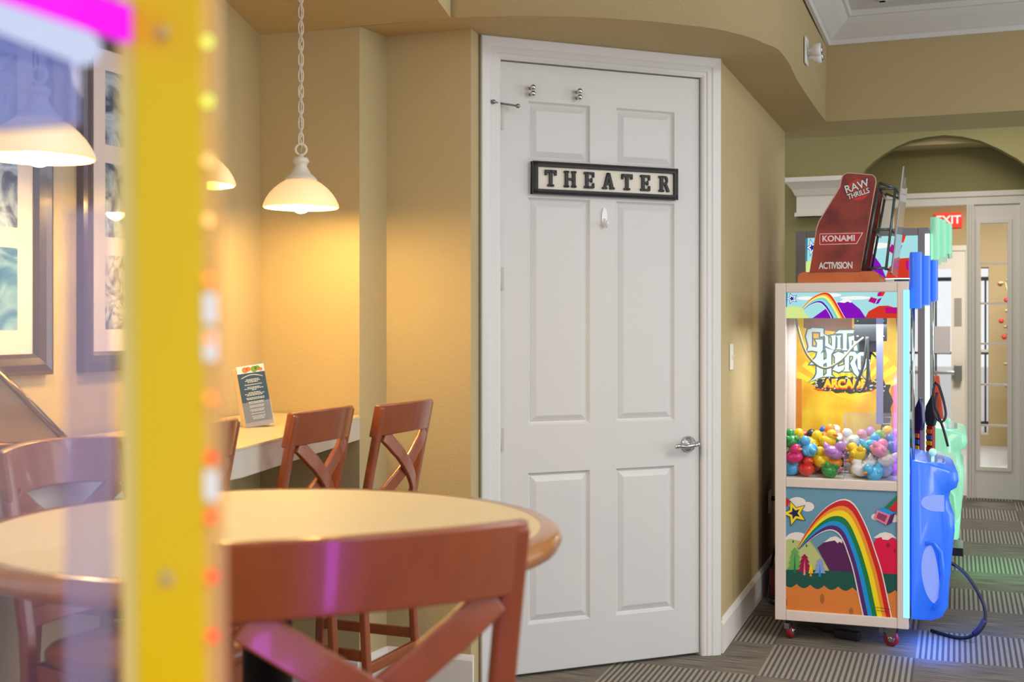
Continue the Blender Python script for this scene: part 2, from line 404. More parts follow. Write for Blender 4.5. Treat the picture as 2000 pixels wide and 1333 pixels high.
# sign on the door
sg = thing('door_sign', 'black framed sign with cream face and raised THEATER letters on white door', 'sign', FD @ Vector((.459, .006, 1.978)), radians(DDEG))
sw, sh = .657/2, .0635
INK = mat('black_painted_wood', (48, 46, 48), .6, bump=.1, bscale=90)
mb = MB()
for (x0, x1, z0, z1) in ((-sw, sw, sh-.019, sh), (-sw, sw, -sh, -sh+.019), (-sw, -sw+.024, -sh, sh), (sw-.016, sw, -sh, sh)): mb.box(x0, x1, -.022, 0, z0, z1)
mb.build('sign_frame', INK, sg, .002)
mb = MB(); mb.box(-sw+.02, sw-.012, -.01, -.001, -sh+.015, sh-.015); mb.build('sign_face', mat('cream_board', (228, 222, 205), .7), sg)
def letters(mb, word, x, z, h, M, adv, y0=-.019, y1=-.01):
    u = h/7
    for k, ch in enumerate(word):
        ox = x+k*adv
        def R(a, b, c, d): mb.box(ox+a*u, ox+b*u, y0, y1, z+c*u, z+d*u, 0, M)
        def P(pts): mb.prism([(ox+a*u, z+b*u) for a, b in pts], y0, y1, 'y', 0, M)
        if ch == 'T': R(-2.6, 2.6, 5.7, 7); R(-2.7, -1.7, 4.7, 6.8); R(1.7, 2.7, 4.7, 6.8); R(-.75, .75, 0, 7); R(-1.5, 1.5, 0, .9)
        if ch == 'H':
            for s_ in (-1, 1): R(s_*1.7-.75, s_*1.7+.75, 0, 7); R(s_*1.7-1.15, s_*1.7+1.15, 0, .9); R(s_*1.7-1.15, s_*1.7+1.15, 6.1, 7)
            R(-1.7, 1.7, 3, 4)
        if ch == 'E': R(-1.9, -.4, 0, 7); R(-2.5, 2.1, 0, 1); R(-2.5, 2.1, 6, 7); R(-1, 1.2, 3, 4); R(1.4, 2.3, .2, 2.3); R(1.4, 2.3, 4.7, 6.8); R(.7, 1.4, 2.5, 4.5)
        if ch == 'A': P([(-2.4, .4), (-1.2, .4), (.4, 6), (.2, 7), (-.5, 7)]); P([(2.6, .4), (.9, .4), (-.5, 7), (.8, 7)]); R(-1.2, 1.3, 1.9, 2.8); R(-2.9, -.6, 0, .9); R(.6, 3.0, 0, .9)
        if ch == 'R':
            R(-1.8, -.3, 0, 7); R(-2.4, .2, 0, .9); R(-2.4, 0, 6.1, 7)
            o = [(0+1.0+1.1*cos(a)*1.0, 5.1+1.9*sin(a)) for a in [pi/2-pi*i/10 for i in range(11)]]
            i_ = [(.6+.55*cos(a), 5.1+.95*sin(a)) for a in [pi/2-pi*i/10 for i in range(11)]]
            P([(-.4, 7)]+o+[(-.4, 3.2), (-.4, 4.15)]+i_[::-1]+[(-.4, 6.05)])
            P([(.2, 3.6), (1.5, 3.6), (2.7, .9), (2.9, 0), (1.6, 0)])
for k, ch in enumerate('THEATER'): mb = MB(); letters(mb, ch, -.248+.0855*k, -.033, .066, None, .0855); mb.build('letter', INK, sg, .0012)

# ------------------------------------------------------------------ counter
CT = 1.055
mb = MB(); cpoly = [(-.972, 4.562), (-.58, 4.432), (-.562, 4.36), (-.75, 3.29), (-1.28, 1.89), (-1.98, 1.86)]
mb.prism(cpoly, CT-.006, CT, 'z', 0); 
inn = [(-.972, 4.562), (-.58, 4.432), (-.564, 4.362), (-.753, 3.291), (-1.282, 1.893), (-1.978, 1.863)]
mb.prism(inn, CT-.085, CT-.006, 'z', 1)
LAM = mat('cream_laminate', (222, 200, 152), .35, var=.05, vscale=30)
cn = tag(mb.build('counter', [LAM, mat('pale_apron', (205, 196, 180), .45)]), 'long cream laminate wall counter under the pendant lamps', 'counter')

# menu holder with cards
mh = thing('menu_holder', 'clear acrylic holder with dark teal menu cards standing on the cream counter', 'menu holder', (-.845, 3.93, CT), radians(34))
tilt = Matrix.Rotation(radians(-9), 4, 'X') @ Matrix.Rotation(radians(-7), 4, 'Y')
mb = MB(); mb.box(-.05, .05, -.02, .06, 0, .003); mb.box(-.05, .05, -.021, -.018, 0, .085, 0, tilt); mb.box(-.05, .05, .022, .025, 0, .2, 0, tilt); mb.box(.03, .031, -.023, -.021, .03, .085, 0, tilt)
mb.build('holder', pane_mat('card_acrylic', (.93, .95, .97), .1), mh)
mb = MB()
for k in range(6): mb.box(-.049, .048, -.015+k*.006, -.0105+k*.006, .004, .2+(.004 if k % 2 else 0), 0, tilt)
mb.build('card_stack', mat('cream_paper', (228, 205, 168), .8), mh)
mb = MB(); TEAL = mat('menu_teal', (36, 66, 84), .5); WP = mat('menu_white', (222, 222, 214), .6); FO = mat('food_orange', (206, 120, 62), .6); FG = mat('food_green', (120, 150, 40), .6); FD2 = mat('menu_table', (150, 140, 130), .6)
mb.box(-.049, .048, -.0165, -.0155, .004, .207, 0, tilt)
yq = -.0169
def quad(x0, x1, z0, z1, mi, y=None): mb.box(x0, x1, (y or yq), -.0165, z0, z1, mi, tilt)
quad(-.049, .048, .182, .207, 1); quad(-.049, .048, .004, .018, 4)
for cx, cz, r, mi in ((-.02, .193, .011, 2), (-.008, .195, .009, 2), (.012, .193, .012, 3), (.024, .195, .010, 3), (.035, .19, .007, 2)):
    mb.prism([(cx+r*cos(2*pi*k/12), cz+r*.9*sin(2*pi*k/12)) for k in range(12)], -.0174, -.0165, 'y', mi, tilt)
z = .168
mb.tube([(-.038+.0076*k, -.0168, .166+.009*sin(pi*k/10)) for k in range(11)], .0012, 5, 1, tilt)
for ln, hw in enumerate([0, .022, .026, .018, 0, .03, 0, .022, .034, .008, 0, .02, .034, .028, 0, .032, .03, 0, .027, .026, 0, .026, .024, 0, .026, .022, 0, .024, 0, .024, .022, .02]):
    z -= .0044
    if hw:
        x = -hw
        while x < hw:
            l = random.uniform(.004, .010); quad(x, min(hw, x+l), z, z+.0020, 1); x += l+.0016
mb.build('menu_card', [TEAL, WP, FO, FG, FD2], mh)

# ------------------------------------------------------------------ pendants
SHADE = mat('frosted_glass_shade', (250, 226, 180), .4, emit=(255, 205, 130), estr=.5)
LW_ = mat('cream_metal', (222, 212, 195), .4)
BULB = glow('bulb', (255, 212, 134), 250)
def pendant(x, y, ztop, label):
    zr = 1.803
    t = thing('pendant_lamp', label, 'lamp', (x, y, zr), 0, 'pendant lamps over the counter')
    mb = MB(); pr = [(.131, 0), (.129, .010), (.122, .026), (.110, .045), (.094, .063), (.074, .080), (.052, .094)]
    mb.lathe(pr + [(r-.004, z-.003) for r, z in pr[::-1]], 40, 0, None, True, (0, 0), False); mb.build('lamp_shade', SHADE, t)
    mb = MB(); mb.lathe([(.054, .092), (.055, .098), (.045, .108), (.036, .115), (.028, .128), (.020, .142), (.022, .150), (.028, .156), (.028, .162), (.022, .172), (.009, .174), (.007, .184), (0, .186)], 28); mb.build('cap', LW_, t)
    mb = MB(); mb.tube([(.019*cos(a), 0, .20+.019*sin(a)) for a in [2*pi*k/20 for k in range(20)]], .0042, 8, 0, None, True); mb.build('ring', LW_, t)
    mb = MB(); z = .222; k = 0; L_ = .036
    while z+zr < ztop-.02:
        hw = .0085; pts = []
        for q in range(12):
            a = 2*pi*q/12; u = hw*cos(a); vv = (L_/2-hw+.003)*(1 if sin(a) > 0 else -1)*(abs(sin(a)) > .05)+hw*sin(a)
            pts.append((u, 0, z+L_/2-.004+vv) if k % 2 == 0 else (0, u, z+L_/2-.004+vv))
        mb.tube(pts, .0022, 5, 0, Matrix.Rotation(.5, 4, 'Z'), True); z += L_-.0085; k += 1
    mb.build('chain', LW_, t)
    mb = MB(); mb.tube([(.004*sin(i*2.1), .004*cos(i*2.1), .19+i*(ztop-zr-.2)/24) for i in range(25)], .0018, 5); mb.build('cord', LW_, t)
    mb = MB(); mb.lathe([(.055, ztop-zr-.03), (.05, ztop-zr-.008), (.02, ztop-zr+.005)], 20); mb.build('canopy', LW_, t)
    mb = MB(); mb.ball((0, 0, .012), .034, 20, 14, 0, None, (1, 1, 1)); mb.lathe([(.014, .03), (.014, .09)], 12); mb.build('bulb', BULB, t)
    return t
pendant(-.731, 4.08, 2.637, 'cream pendant lamp hanging from a white chain, right of the yellow post')
pendant(-.931, 3.40, 2.858, 'glass pendant lamp mostly hidden behind the yellow post, its rim showing at right')
pendant(-1.145, 2.85, 3.04, 'large looking pendant lamp seen through the acrylic pane at far left')

# ------------------------------------------------------------------ framed pictures on the left wall
FRM = mat('dark_brown_frame', (62, 48, 44), .25, coat=.4)
MATB = mat('cream_mat_board', (236, 224, 206), .8)
def printmat(name, cols, scale, dist):
    m = bpy.data.materials.new(name); m.use_nodes = True; nt = m.node_tree; p = nt.nodes['Principled BSDF']; p.inputs['Roughness'].default_value = .4
    tc = nt.nodes.new('ShaderNodeTexCoord'); n = nt.nodes.new('ShaderNodeTexNoise'); n.inputs['Scale'].default_value = scale; n.inputs['Detail'].default_value = 6; n.inputs['Distortion'].default_value = dist
    r = nt.nodes.new('ShaderNodeValToRGB'); els = r.color_ramp.elements
    for i, c in enumerate(cols):
        e_ = els[i] if i < 2 else els.new(.5)
        e_.color = (*lin(c), 1)
    for i, e_ in enumerate(sorted(els, key=lambda q: q.position)): pass
    for i in range(len(cols)): els[i].position = .36+.38*i/(len(cols)-1)
    nt.links.new(tc.outputs['Object'], n.inputs[0]); nt.links.new(n.outputs[0], r.inputs[0]); nt.links.new(r.outputs[0], p.inputs['Base Color']); return m
PR = [printmat('sea_print', [(12, 46, 84), (40, 104, 146), (190, 210, 215)], 9, 1.5), printmat('reef_print', [(24, 56, 72), (70, 122, 136), (190, 206, 196)], 8, 2), printmat('wave_print', [(10, 100, 146), (56, 156, 186), (170, 215, 220)], 7, 1.2), printmat('sketch_print', [(60, 80, 90), (206, 204, 186), (222, 216, 196)], 14, 2.5)]
def picture(t0, label, prints):
    # local x runs along the wall away from the corner towards the camera
    o = Vector((*C0, 0)) - NN*(t0+.56)
    M = Matrix.Translation((o.x, o.y, 1.25)) @ Matrix.Rotation(math.atan2(NN.y, NN.x), 4, 'Z')
    t = thing('framed_picture', label, 'picture', (o.x, o.y, 1.25), math.atan2(NN.y, NN.x))
    Wd, Hh, b = .56, 1.08, .062
    mb = MB()
    pr = [(0, -.001), (0, -.028), (.012, -.034), (.03, -.03), (.05, -.022), (b, -.014), (b, -.001)]
    v = []; n = len(pr)
    for (cx, cz, sx_, sz_) in ((0, 0, 1, 1), (Wd, 0, -1, 1), (Wd, Hh, -1, -1), (0, Hh, 1, -1)):
        for o_, y in pr: v.append((cx+sx_*o_, y, cz+sz_*o_))
    f = [(s_*n+i, s_*n+(i+1) % n, ((s_+1) % 4)*n+(i+1) % n, ((s_+1) % 4)*n+i) for s_ in range(4) for i in range(n)]
    mb.add(v, f); mb.build('frame', FRM, t)
    mb = MB(); mb.box(b-.002, Wd-b+.002, -.008, -.001, b-.002, Hh-b+.002); mb.build('mat_board', MATB, t)
    z = b+.07
    for k in range(3):
        mb = MB(); mb.box(b+.06, Wd-b-.06, -.009, -.007, z, z+.235); mb.build('print', PR[prints[k]], t); z += .235+.058
    mb = MB(); mb.box(b, Wd-b, -.012, -.0115, b, Hh-b); mb.build('glass', PANE, t)
    return t
picture(.46, 'dark framed picture with three stacked prints, half hidden by the yellow post', [3, 1, 0])
picture(1.149, 'dark framed picture with blue prints at the left edge, nearest the camera', [2, 0, 0])

# triangular display on the counter
td = thing('tent_display', 'glossy triangular panel in a bronze metal frame on counter at far left', 'display', (-1.17, 3.12, CT), radians(12))
TRI = [(0, .025), (-.52, .025), (-.26, .31)]
mb = MB(); mb.prism(TRI, 0, .055, 'y'); mb.build('panel', mat('bronze_glass', (150, 122, 92), .08, .55), td)
mb = MB()
for a, b in zip(TRI, TRI[1:]+TRI[:1]): mb.tube([(a[0], -.002, a[1]), (b[0], -.002, b[1])], .009, 8)
for p in TRI: mb.ball((p[0], -.002, p[1]), .010)
mb.build('frame', mat('bronze_metal', (110, 88, 66), .25, .8), td)
mb = MB(); mb.box(-.5, -.02, .0, .05, 0, .026); mb.build('base', BLACK, td)

# ------------------------------------------------------------------ cross-back bar stools
def woodmat(name, c, rough=.32):
    return mat(name, c, rough, var=.22, vscale=9, coat=.35, stretch=(4, 4, 1), bump=.03, bscale=60)
WOOD = woodmat('cherry_stained_wood', (144, 74, 38))
def make_stool(label):
    t = thing('bar_stool', label, 'stool', (0, 0, 0), 0, 'cross-back wooden bar stools')
    hx = .19
    def back_y(z): return -.185-.085*((z-.74)/.41)**1.1 if z > .74 else -.185
    for s in (-1, 1):
        mb = MB()
        path = [(s*(hx+.005), -.235, 0), (s*(hx+.002), -.205, .35), (s*hx, -.186, .70)] + [(s*hx, back_y(z), z) for z in (.78, .86, .94, 1.02, 1.09, 1.138)]
        mb.tube(path, 0, 4, 0, None, False, (.036, .026), (1, 0, 0)); mb.build('rear_leg', WOOD, t, .007)
        mb = MB(); mb.tube([(s*.175, .195, 0), (s*.17, .175, .40), (s*.165, .16, .715)], 0, 4, 0, None, False, (.034, .034), (1, 0, 0)); mb.build('front_leg', WOOD, t, .006)
    # top rail: bowed
    mb = MB(); nx = 16; v = []
    for i in range(nx+1):
        x = -hx-.019+(2*hx+.038)*i/nx; bow = -.052*(1-(x/hx)**2)
        zt = 1.150-.006*(x/hx)**2; zb = 1.042+.010*(1-(x/hx)**2)
        for (z, dy) in ((zb, -.012), (zt, -.012), (zt, .012), (zb, .012)): v.append((x, back_y(z)+bow+dy, z))
    f = [(i*4+k, i*4+(k+1) % 4, (i+1)*4+(k+1) % 4, (i+1)*4+k) for i in range(nx) for k in range(4)] + [(3, 2, 1, 0), tuple(nx*4+k for k in range(4))]
    mb.add(v, f); mb.build('top_rail', WOOD, t, .005)
    # lower back rail
    mb = MB(); v = []
    for i in range(nx+1):
        x = -hx+2*hx*i/nx; bow = -.030*(1-(x/hx)**2)
        for (z, dy) in ((.785, -.011), (.825, -.011), (.825, .011), (.785, .011)): v.append((x, back_y(z)+bow+dy, z))
    mb.add(v, f); mb.build('lower_rail', WOOD, t, .004)
    for s in (-1, 1):
        mb = MB(); v = []
        for i in range(nx+1):
            u = i/nx; x = s*(-.165+.33*u); z = .815+.23*u; bow = -.044*(1-(x/hx)**2); off = .006*s*(1 if abs(u-.5) < .3 else .4)
            p = Vector((x, back_y(z)+bow+off, z)); d = Vector((s*.33, 0, .23)).normalized(); nrm = Vector((-d.z, 0, d.x))*.024
            v += [p-nrm+Vector((0, -.008, 0)), p+nrm+Vector((0, -.008, 0)), p+nrm+Vector((0, .008, 0)), p-nrm+Vector((0, .008, 0))]
        mb.add(v, f); mb.build('cross_slat', WOOD, t, .004)
    # seat
    mb = MB(); out = []
    for k in range(40):
        a = 2*pi*k/40; c_, s_ = cos(a), sin(a); e2 = 2/4.0
        X = .205*(abs(c_)**e2)*(1 if c_ >= 0 else -1); Y = .205*(abs(s_)**e2)*(1 if s_ >= 0 else -1)
        X *= 1+.06*(Y/.205); out.append((X, Y))
    v = []; prf = [(.90, .712), (1, .722), (1, .740), (.96, .750), (.6, .744), (.2, .742)]
    for r, z in prf: v += [(x*r, y*r+.005, z) for x, y in out]
    f2 = [(i*40+k, i*40+(k+1) % 40, (i+1)*40+(k+1) % 40, (i+1)*40+k) for i in range(5) for k in range(40)] + [tuple(range(40))[::-1], tuple(200+k for k in range(40))]
    mb.add(v, f2, 0, None, True); mb.build('seat', WOOD, t)
    mb = MB()
    mb.box(-.16, .16, .142, .164, .66, .714); mb.box(-.18, .18, -.19, -.168, .66, .714)
    for s in (-1, 1): mb.box(s*.168-.011, s*.168+.011, -.18, .155, .66, .714)
    mb.build('apron', WOOD, t, .003)
    for (a, b) in (((-.17, .187, .24), (.17, .187, .24)), ((-.19, -.212, .30), (.19, -.212, .30)), ((-.172, .18, .34), (-.19, -.205, .34)), ((.172, .18, .34), (.19, -.205, .34))):
        mb = MB(); mb.tube([a, b], 0, 4, 0, None, False, (.034, .02), (0, 0, 1)); mb.build('stretcher', WOOD, t, .003)
    return t
def place(t, near, far, facing, zoff=0):
    # put the top rail (local y=-.27) on the segment near-far; facing = +1 seat to the left of near->far
    n_, f_ = Vector((*near, 0)), Vector((*far, 0)); m = (n_+f_)/2; d = (f_-n_).normalized()
    fr = Vector((-d.y, d.x, 0))*facing
    t.location = m+fr*.265; t.rotation_euler = (0, 0, math.atan2(fr.y, fr.x)-pi/2)
stool = make_stool('brown cross-back bar stool nearest the camera, back turned, in front of the round table')
place(stool, (-.365, 1.385), (.027, 1.56), 1)
S = [((-.405, 3.70), (-.265, 4.02), 'brown cross-back bar stool at the counter nearest the white door', 1),
     ((-.620, 3.387), (-.494, 3.713), 'brown cross-back bar stool at the counter, the middle one right of the menu holder', 1),
     ((-.863, 2.87), (-.733, 3.21), 'brown cross-back bar stool at the counter mostly hidden behind the yellow post', 1),
     ((-1.065, 2.367), (-.8775, 2.72), 'brown cross-back bar stool at the left of the round table, behind the acrylic pane', -1)]
for a, b, l, fc in S:
    c = dup(stool, (0, 0, 0), 0, l); place(c, a, b, fc); c.scale = (.84, .95, 1)

# ------------------------------------------------------------------ round table
tb = thing('round_table', 'round pub table with pale tan top and wooden bullnose edge', 'table', (-.415, 2.0, 0))
def ell(a, b, z, n=96): return [(a*cos(2*pi*k/n), b*sin(2*pi*k/n), z) for k in range(n)]
def rings(mb, rr, mi=0, cap=(True, True), n=96):
    v = [p for a, b, z in rr for p in ell(a, b, z, n)]
    f = [(i*n+k, i*n+(k+1) % n, (i+1)*n+(k+1) % n, (i+1)*n+k) for i in range(len(rr)-1) for k in range(n)]
    mb.add(v, f, mi, None, True)
    b0 = len(mb.v)-len(v)
    if cap[0]: mb.f.append([b0+k for k in range(n)][::-1]); mb.m.append(mi); mb.sm.append(False)
    if cap[1]: mb.f.append([b0+(len(rr)-1)*n+k for k in range(n)]); mb.m.append(mi); mb.sm.append(False)
ta, tbb, tz = .50, .465, 1.059
mb = MB(); rings(mb, [(ta-.035, tbb-.035, tz-.030), (ta-.035, tbb-.035, tz)]); mb.build('tabletop', mat('tan_laminate', (214, 190, 144), .5, var=.06, vscale=40), tb)
mb = MB(); rings(mb, [(ta-.036, tbb-.036, tz+.0005), (ta-.016, tbb-.016, tz), (ta-.005, tbb-.005, tz-.006), (ta, tbb, tz-.018), (ta-.006, tbb-.006, tz-.032), (ta-.02, tbb-.02, tz-.038), (ta-.036, tbb-.036, tz-.038)], 0, (False, False)); mb.build('edge_band', woodmat('honey_wood_edge', (172, 112, 58), .2), tb)
mb = MB(); mb.lathe([(.27, 0), (.27, .012), (.24, .02), (.06, .035), (.042, .05), (.042, 1.0), (.12, 1.015), (.12, 1.03)], 32); mb.build('pedestal', mat('black_metal', (30, 29, 30), .4, .5), tb)

# ------------------------------------------------------------------ rainbow artwork
AC = {k: mat('print_'+k, c, .3) for k, c in dict(sky=(104, 154, 178), white=(238, 230, 222), red=(206, 30, 30), orange=(240, 150, 40), yellow=(250, 224, 20), green=(16, 124, 68), blue=(14, 150, 222), purple=(84, 36, 112), hill=(190, 200, 126), hill2=(160, 172, 110), plum=(86, 32, 86), pink=(224, 14, 66), bush=(24, 84, 72), sand=(222, 128, 56), sand2=(170, 104, 44), tree=(104, 172, 88), treed=(20, 120, 72), mag=(156, 14, 70), lilac=(140, 160, 216), navy=(20, 24, 84), black=(30, 24, 34), rose=(230, 130, 150), mauve=(150, 60, 100)).items()}
AK = list(AC); AM = [AC[k] for k in AK]
LC = {k: glow('backlit_'+k, c, s) for k, (c, s) in dict(sky=((166, 222, 226), .95), white=((240, 240, 236), 1), red=((226, 62, 30), .9), orange=((250, 176, 60), 1), yellow=((250, 236, 130), 1), green=((126, 214, 180), .95), blue=((150, 214, 240), .95), purple=((76, 52, 170), .9), hill=((206, 226, 140), 1), plum=((136, 24, 190), .9), pink=((214, 60, 40), .9), mag=((190, 20, 130), .9), navy=((30, 50, 160), .9), teal=((40, 150, 170), .8)).items()}
LK = list(LC); LM = [LC[k] for k in LK]
class Art:
    def __init__(s, keys, mapf, clip): s.mb = MB(); s.k = keys; s.map = mapf; s.l = 0; s.clip = clip
    def p(s, col, pts):
        # clip to rectangle (Sutherland-Hodgman on u,v)
        P = [s.map(*q) for q in pts]; x0, x1, z0, z1 = s.clip
        for ax, lim, sg_ in ((0, x0, 1), (0, x1, -1), (1, z0, 1), (1, z1, -1)):
            out = []
            for i in range(len(P)):
                a, b = P[i-1], P[i]; ia = (a[ax]-lim)*sg_ >= 0; ib = (b[ax]-lim)*sg_ >= 0
                if ia != ib:
                    t = (lim-a[ax])/(b[ax]-a[ax]); out.append((a[0]+(b[0]-a[0])*t, a[1]+(b[1]-a[1])*t))
                if ib: out.append(b)
            P = out
            if len(P) < 3: return
        s.l += 1
        s.mb.poly([(x, -.00012*s.l, z) for x, z in P], s.k.index(col))
    def ell(s, col, cx, cy, rx, ry, n=24): s.p(col, [(cx+rx*cos(2*pi*k/n), cy+ry*sin(2*pi*k/n)) for k in range(n)])
    def star(s, cx, cy, r, rot, cols, inner=.45):
        for c_, k in cols: s.p(c_, [(cx+(r*k if i % 2 == 0 else r*k*inner)*sin(rot+pi*i/5), cy-(r*k if i % 2 == 0 else r*k*inner)*cos(rot+pi*i/5)) for i in range(10)])
    def rainbow(s, outer, inner, cols, edge='white'):
        def res(c, n=40):
            q = smoothcurve([(a, b, 0) for a, b in c], 8); 
            L_ = [0]
            for i in range(len(q)-1): L_.append(L_[-1]+(q[i+1]-q[i]).length)
            out = []
            for k in range(n+1):
                t = L_[-1]*k/n; i = max(j for j in range(len(q)) if L_[j] <= t+1e-9); i = min(i, len(q)-2)
                u = (t-L_[i])/max(1e-9, L_[i+1]-L_[i]); out.append(q[i].lerp(q[i+1], min(1, u)))
            return out
        o, i_ = res(outer), res(inner)
        full = [(edge, 0, 1)] + [(c_, a, b) for c_, a, b in cols]
        for c_, a, b in full:
            for k in range(0, 40, 8):
                seg = list(range(k, k+9))
                pa = [o[j].lerp(i_[j], a) for j in seg]; pb = [o[j].lerp(i_[j], b) for j in seg]
                L0 = s.l; s.p(c_, [(q.x, q.y) for q in pa+pb[::-1]])
                if s.l > L0 and k < 32: s.l = L0
            s.l += 1
BANDS = [('red', .04, .20), ('orange', .20, .33), ('yellow', .33, .50), ('green', .50, .66), ('blue', .66, .81), ('purple', .81, .95)]
def art_panel(w_, h_):
    def mp(x, y):
        u = (x-108)/957; return (u*w_, (1-(y-(70+25*u))/(1075+35*u))*h_)
    a = Art(AK, mp, (0, w_, 0, h_))
    a.p('sky', [(60, 0), (1120, 0), (1120, 1300), (60, 1300)])
    a.ell('white', 210, 205, 75, 42); a.ell('white', 300, 245, 58, 42); a.ell('white', 190, 225, 60, 40)
    a.ell('white', 890, 325, 45, 30); a.ell('white', 1030, 335, 60, 34)
    a.ell('white', 210, 530, 100, 62)
    a.p('hill2', [(330, 540), (500, 800), (380, 800), (260, 560)])
    a.p('hill', [(100, 545), (140, 525), (220, 540), (280, 560), (320, 550), (400, 660), (485, 800), (60, 820)])
    a.p('plum', [(385, 600), (440, 555), (520, 530), (600, 550), (680, 650), (720, 810), (490, 800)])
    a.p('white', [(440, 555), (500, 508), (545, 498), (600, 530), (598, 560), (575, 545), (560, 560), (535, 535), (480, 545)])
    a.p('pink', [(840, 600), (880, 520), (960, 480), (1020, 500), (1100, 560), (1100, 830), (840, 830)])
    a.p('white', [(865, 505), (920, 465), (965, 455), (1015, 470), (1060, 510), (1020, 500), (985, 525), (940, 520), (930, 500), (890, 510)])
    for cx, cy, rx, ry in ((985, 570, 16, 22), (1040, 615, 10, 16)): a.ell('mag', cx, cy, rx, ry)
    for cx, cy in ((175, 550), (292, 585)): a.ell('treed', cx, cy, 7, 12)
    a.p('bush', [(60, 800), (200, 790), (480, 800), (1120, 822), (1120, 1000), (60, 1000)])
    sc_ = [(60, 1300), (60, 930)]
    for k in range(9):
        x0 = 108-20+k*120
        for q in range(7): sc_.append((x0+120*q/6, 915+6*k+34*sin(pi*q/6)))
    a.p('sand', sc_+[(1120, 1300)])
    a.ell('sand2', 427, 1045, 19, 45); a.ell('sand2', 675, 1150, 18, 30); a.ell('sand2', 110, 1080, 16, 34)
    def tree(cx, top, bot, w2, c1, c2):
        pts = [(cx, top)]; n = 4
        for k in range(n): y0 = top+(bot-top)*(k+.9)/n; pts += [(cx+w2*(.55+.15*k), y0), (cx+w2*(.32+.12*k), y0)]
        lft = [(2*cx-x, y) for x, y in pts[1:][::-1]]
        a.p(c1, pts+lft); a.p(c2, [(cx, top+40), (cx+9, bot+25), (cx-12, bot+25)])
    tree(190, 600, 800, 70, 'tree', 'treed'); tree(275, 655, 815, 62, 'mag', 'rose'); tree(330, 745, 825, 22, 'yellow', 'orange'); tree(408, 690, 825, 52, 'lilac', 'blue')
    a.rainbow([(213, 602), (290, 460), (380, 330), (480, 230), (580, 176), (650, 176), (712, 225), (772, 330), (832, 470), (882, 620), (932, 780), (972, 960), (1022, 1215)],
              [(228, 618), (330, 530), (420, 470), (500, 448), (562, 476), (605, 540), (642, 640), (680, 760), (708, 880), (736, 1020), (775, 1200)], BANDS)
    a.p('red', [(90, 150), (150, 195), (125, 250), (90, 235)]); a.p('blue', [(90, 235), (125, 250), (118, 275), (90, 275)])
    a.star(188, 302, 112, -.35, (('black', 1.06), ('yellow', .95), ('navy', .5)))
    a.p('treed', [(1065, 130), (1065, 185), (1000, 262), (955, 240)]); a.p('red', [(1065, 170), (1065, 270), (1035, 275), (990, 255)])
    a.p('blue', [(895, 262), (950, 240), (1045, 285), (1005, 305)]); a.p('rose', [(895, 262), (1005, 305), (975, 395), (868, 335)]); a.p('mauve', [(905, 282), (980, 312), (958, 368), (888, 330)]); a.p('plum', [(1005, 305), (1045, 285), (1020, 370), (970, 395)])
    a.p('black', [(880, 1108), (1005, 1125), (1005, 1128), (880, 1111)]); a.p('black', [(890, 1135), (985, 1148), (985, 1151), (890, 1138)])
    return a.mb
def header_panel(w_, h_):
    def mp(x, y): return ((x-80)/1460*w_, (1-(y-50)/365)*h_)
    a = Art(LK, mp, (0, w_, 0, h_))
    a.p('sky', [(0, 0), (1700, 0), (1700, 500), (0, 500)])
    a.p('teal', [(0, 0), (110, 0), (100, 250), (0, 300)])
    for cx, cy, rx in ((1000, 130, 200), (700, 90, 120), (350, 130, 120)): a.ell('white', cx, cy, rx, 26)
    a.p('hill', [(60, 280), (150, 240), (290, 260), (400, 420), (60, 420)])
    a.p('plum', [(430, 420), (600, 290), (800, 180), (940, 180), (1060, 290), (1140, 420)])
    a.p('white', [(780, 190), (860, 140), (960, 170), (940, 200), (900, 180), (860, 200)])
    a.p('pink', [(1120, 420), (1170, 320), (1300, 245), (1420, 240), (1560, 290), (1560, 420)]); a.p('mag', [(1380, 265), (1560, 265), (1560, 355), (1390, 345)])
    a.rainbow([(300, 270), (400, 150), (500, 80), (590, 48), (660, 60), (720, 130), (790, 260), (850, 380), (880, 430)], [(330, 290), (420, 225), (520, 200), (590, 250), (650, 340), (690, 430)], BANDS)
    a.star(165, 135, 82, -.3, (('navy', 1.05), ('white', .85), ('navy', .5)))
    a.p('mag', [(1200, 120), (1280, 145), (1250, 215), (1165, 180)]); a.p('plum', [(1290, 150), (1340, 130), (1300, 210), (1260, 220)]); a.p('mag', [(1290, 60), (1340, 40), (1325, 110), (1280, 110)]); a.p('red', [(1340, 40), (1390, 40), (1355, 110), (1325, 110)])
    return a.mb

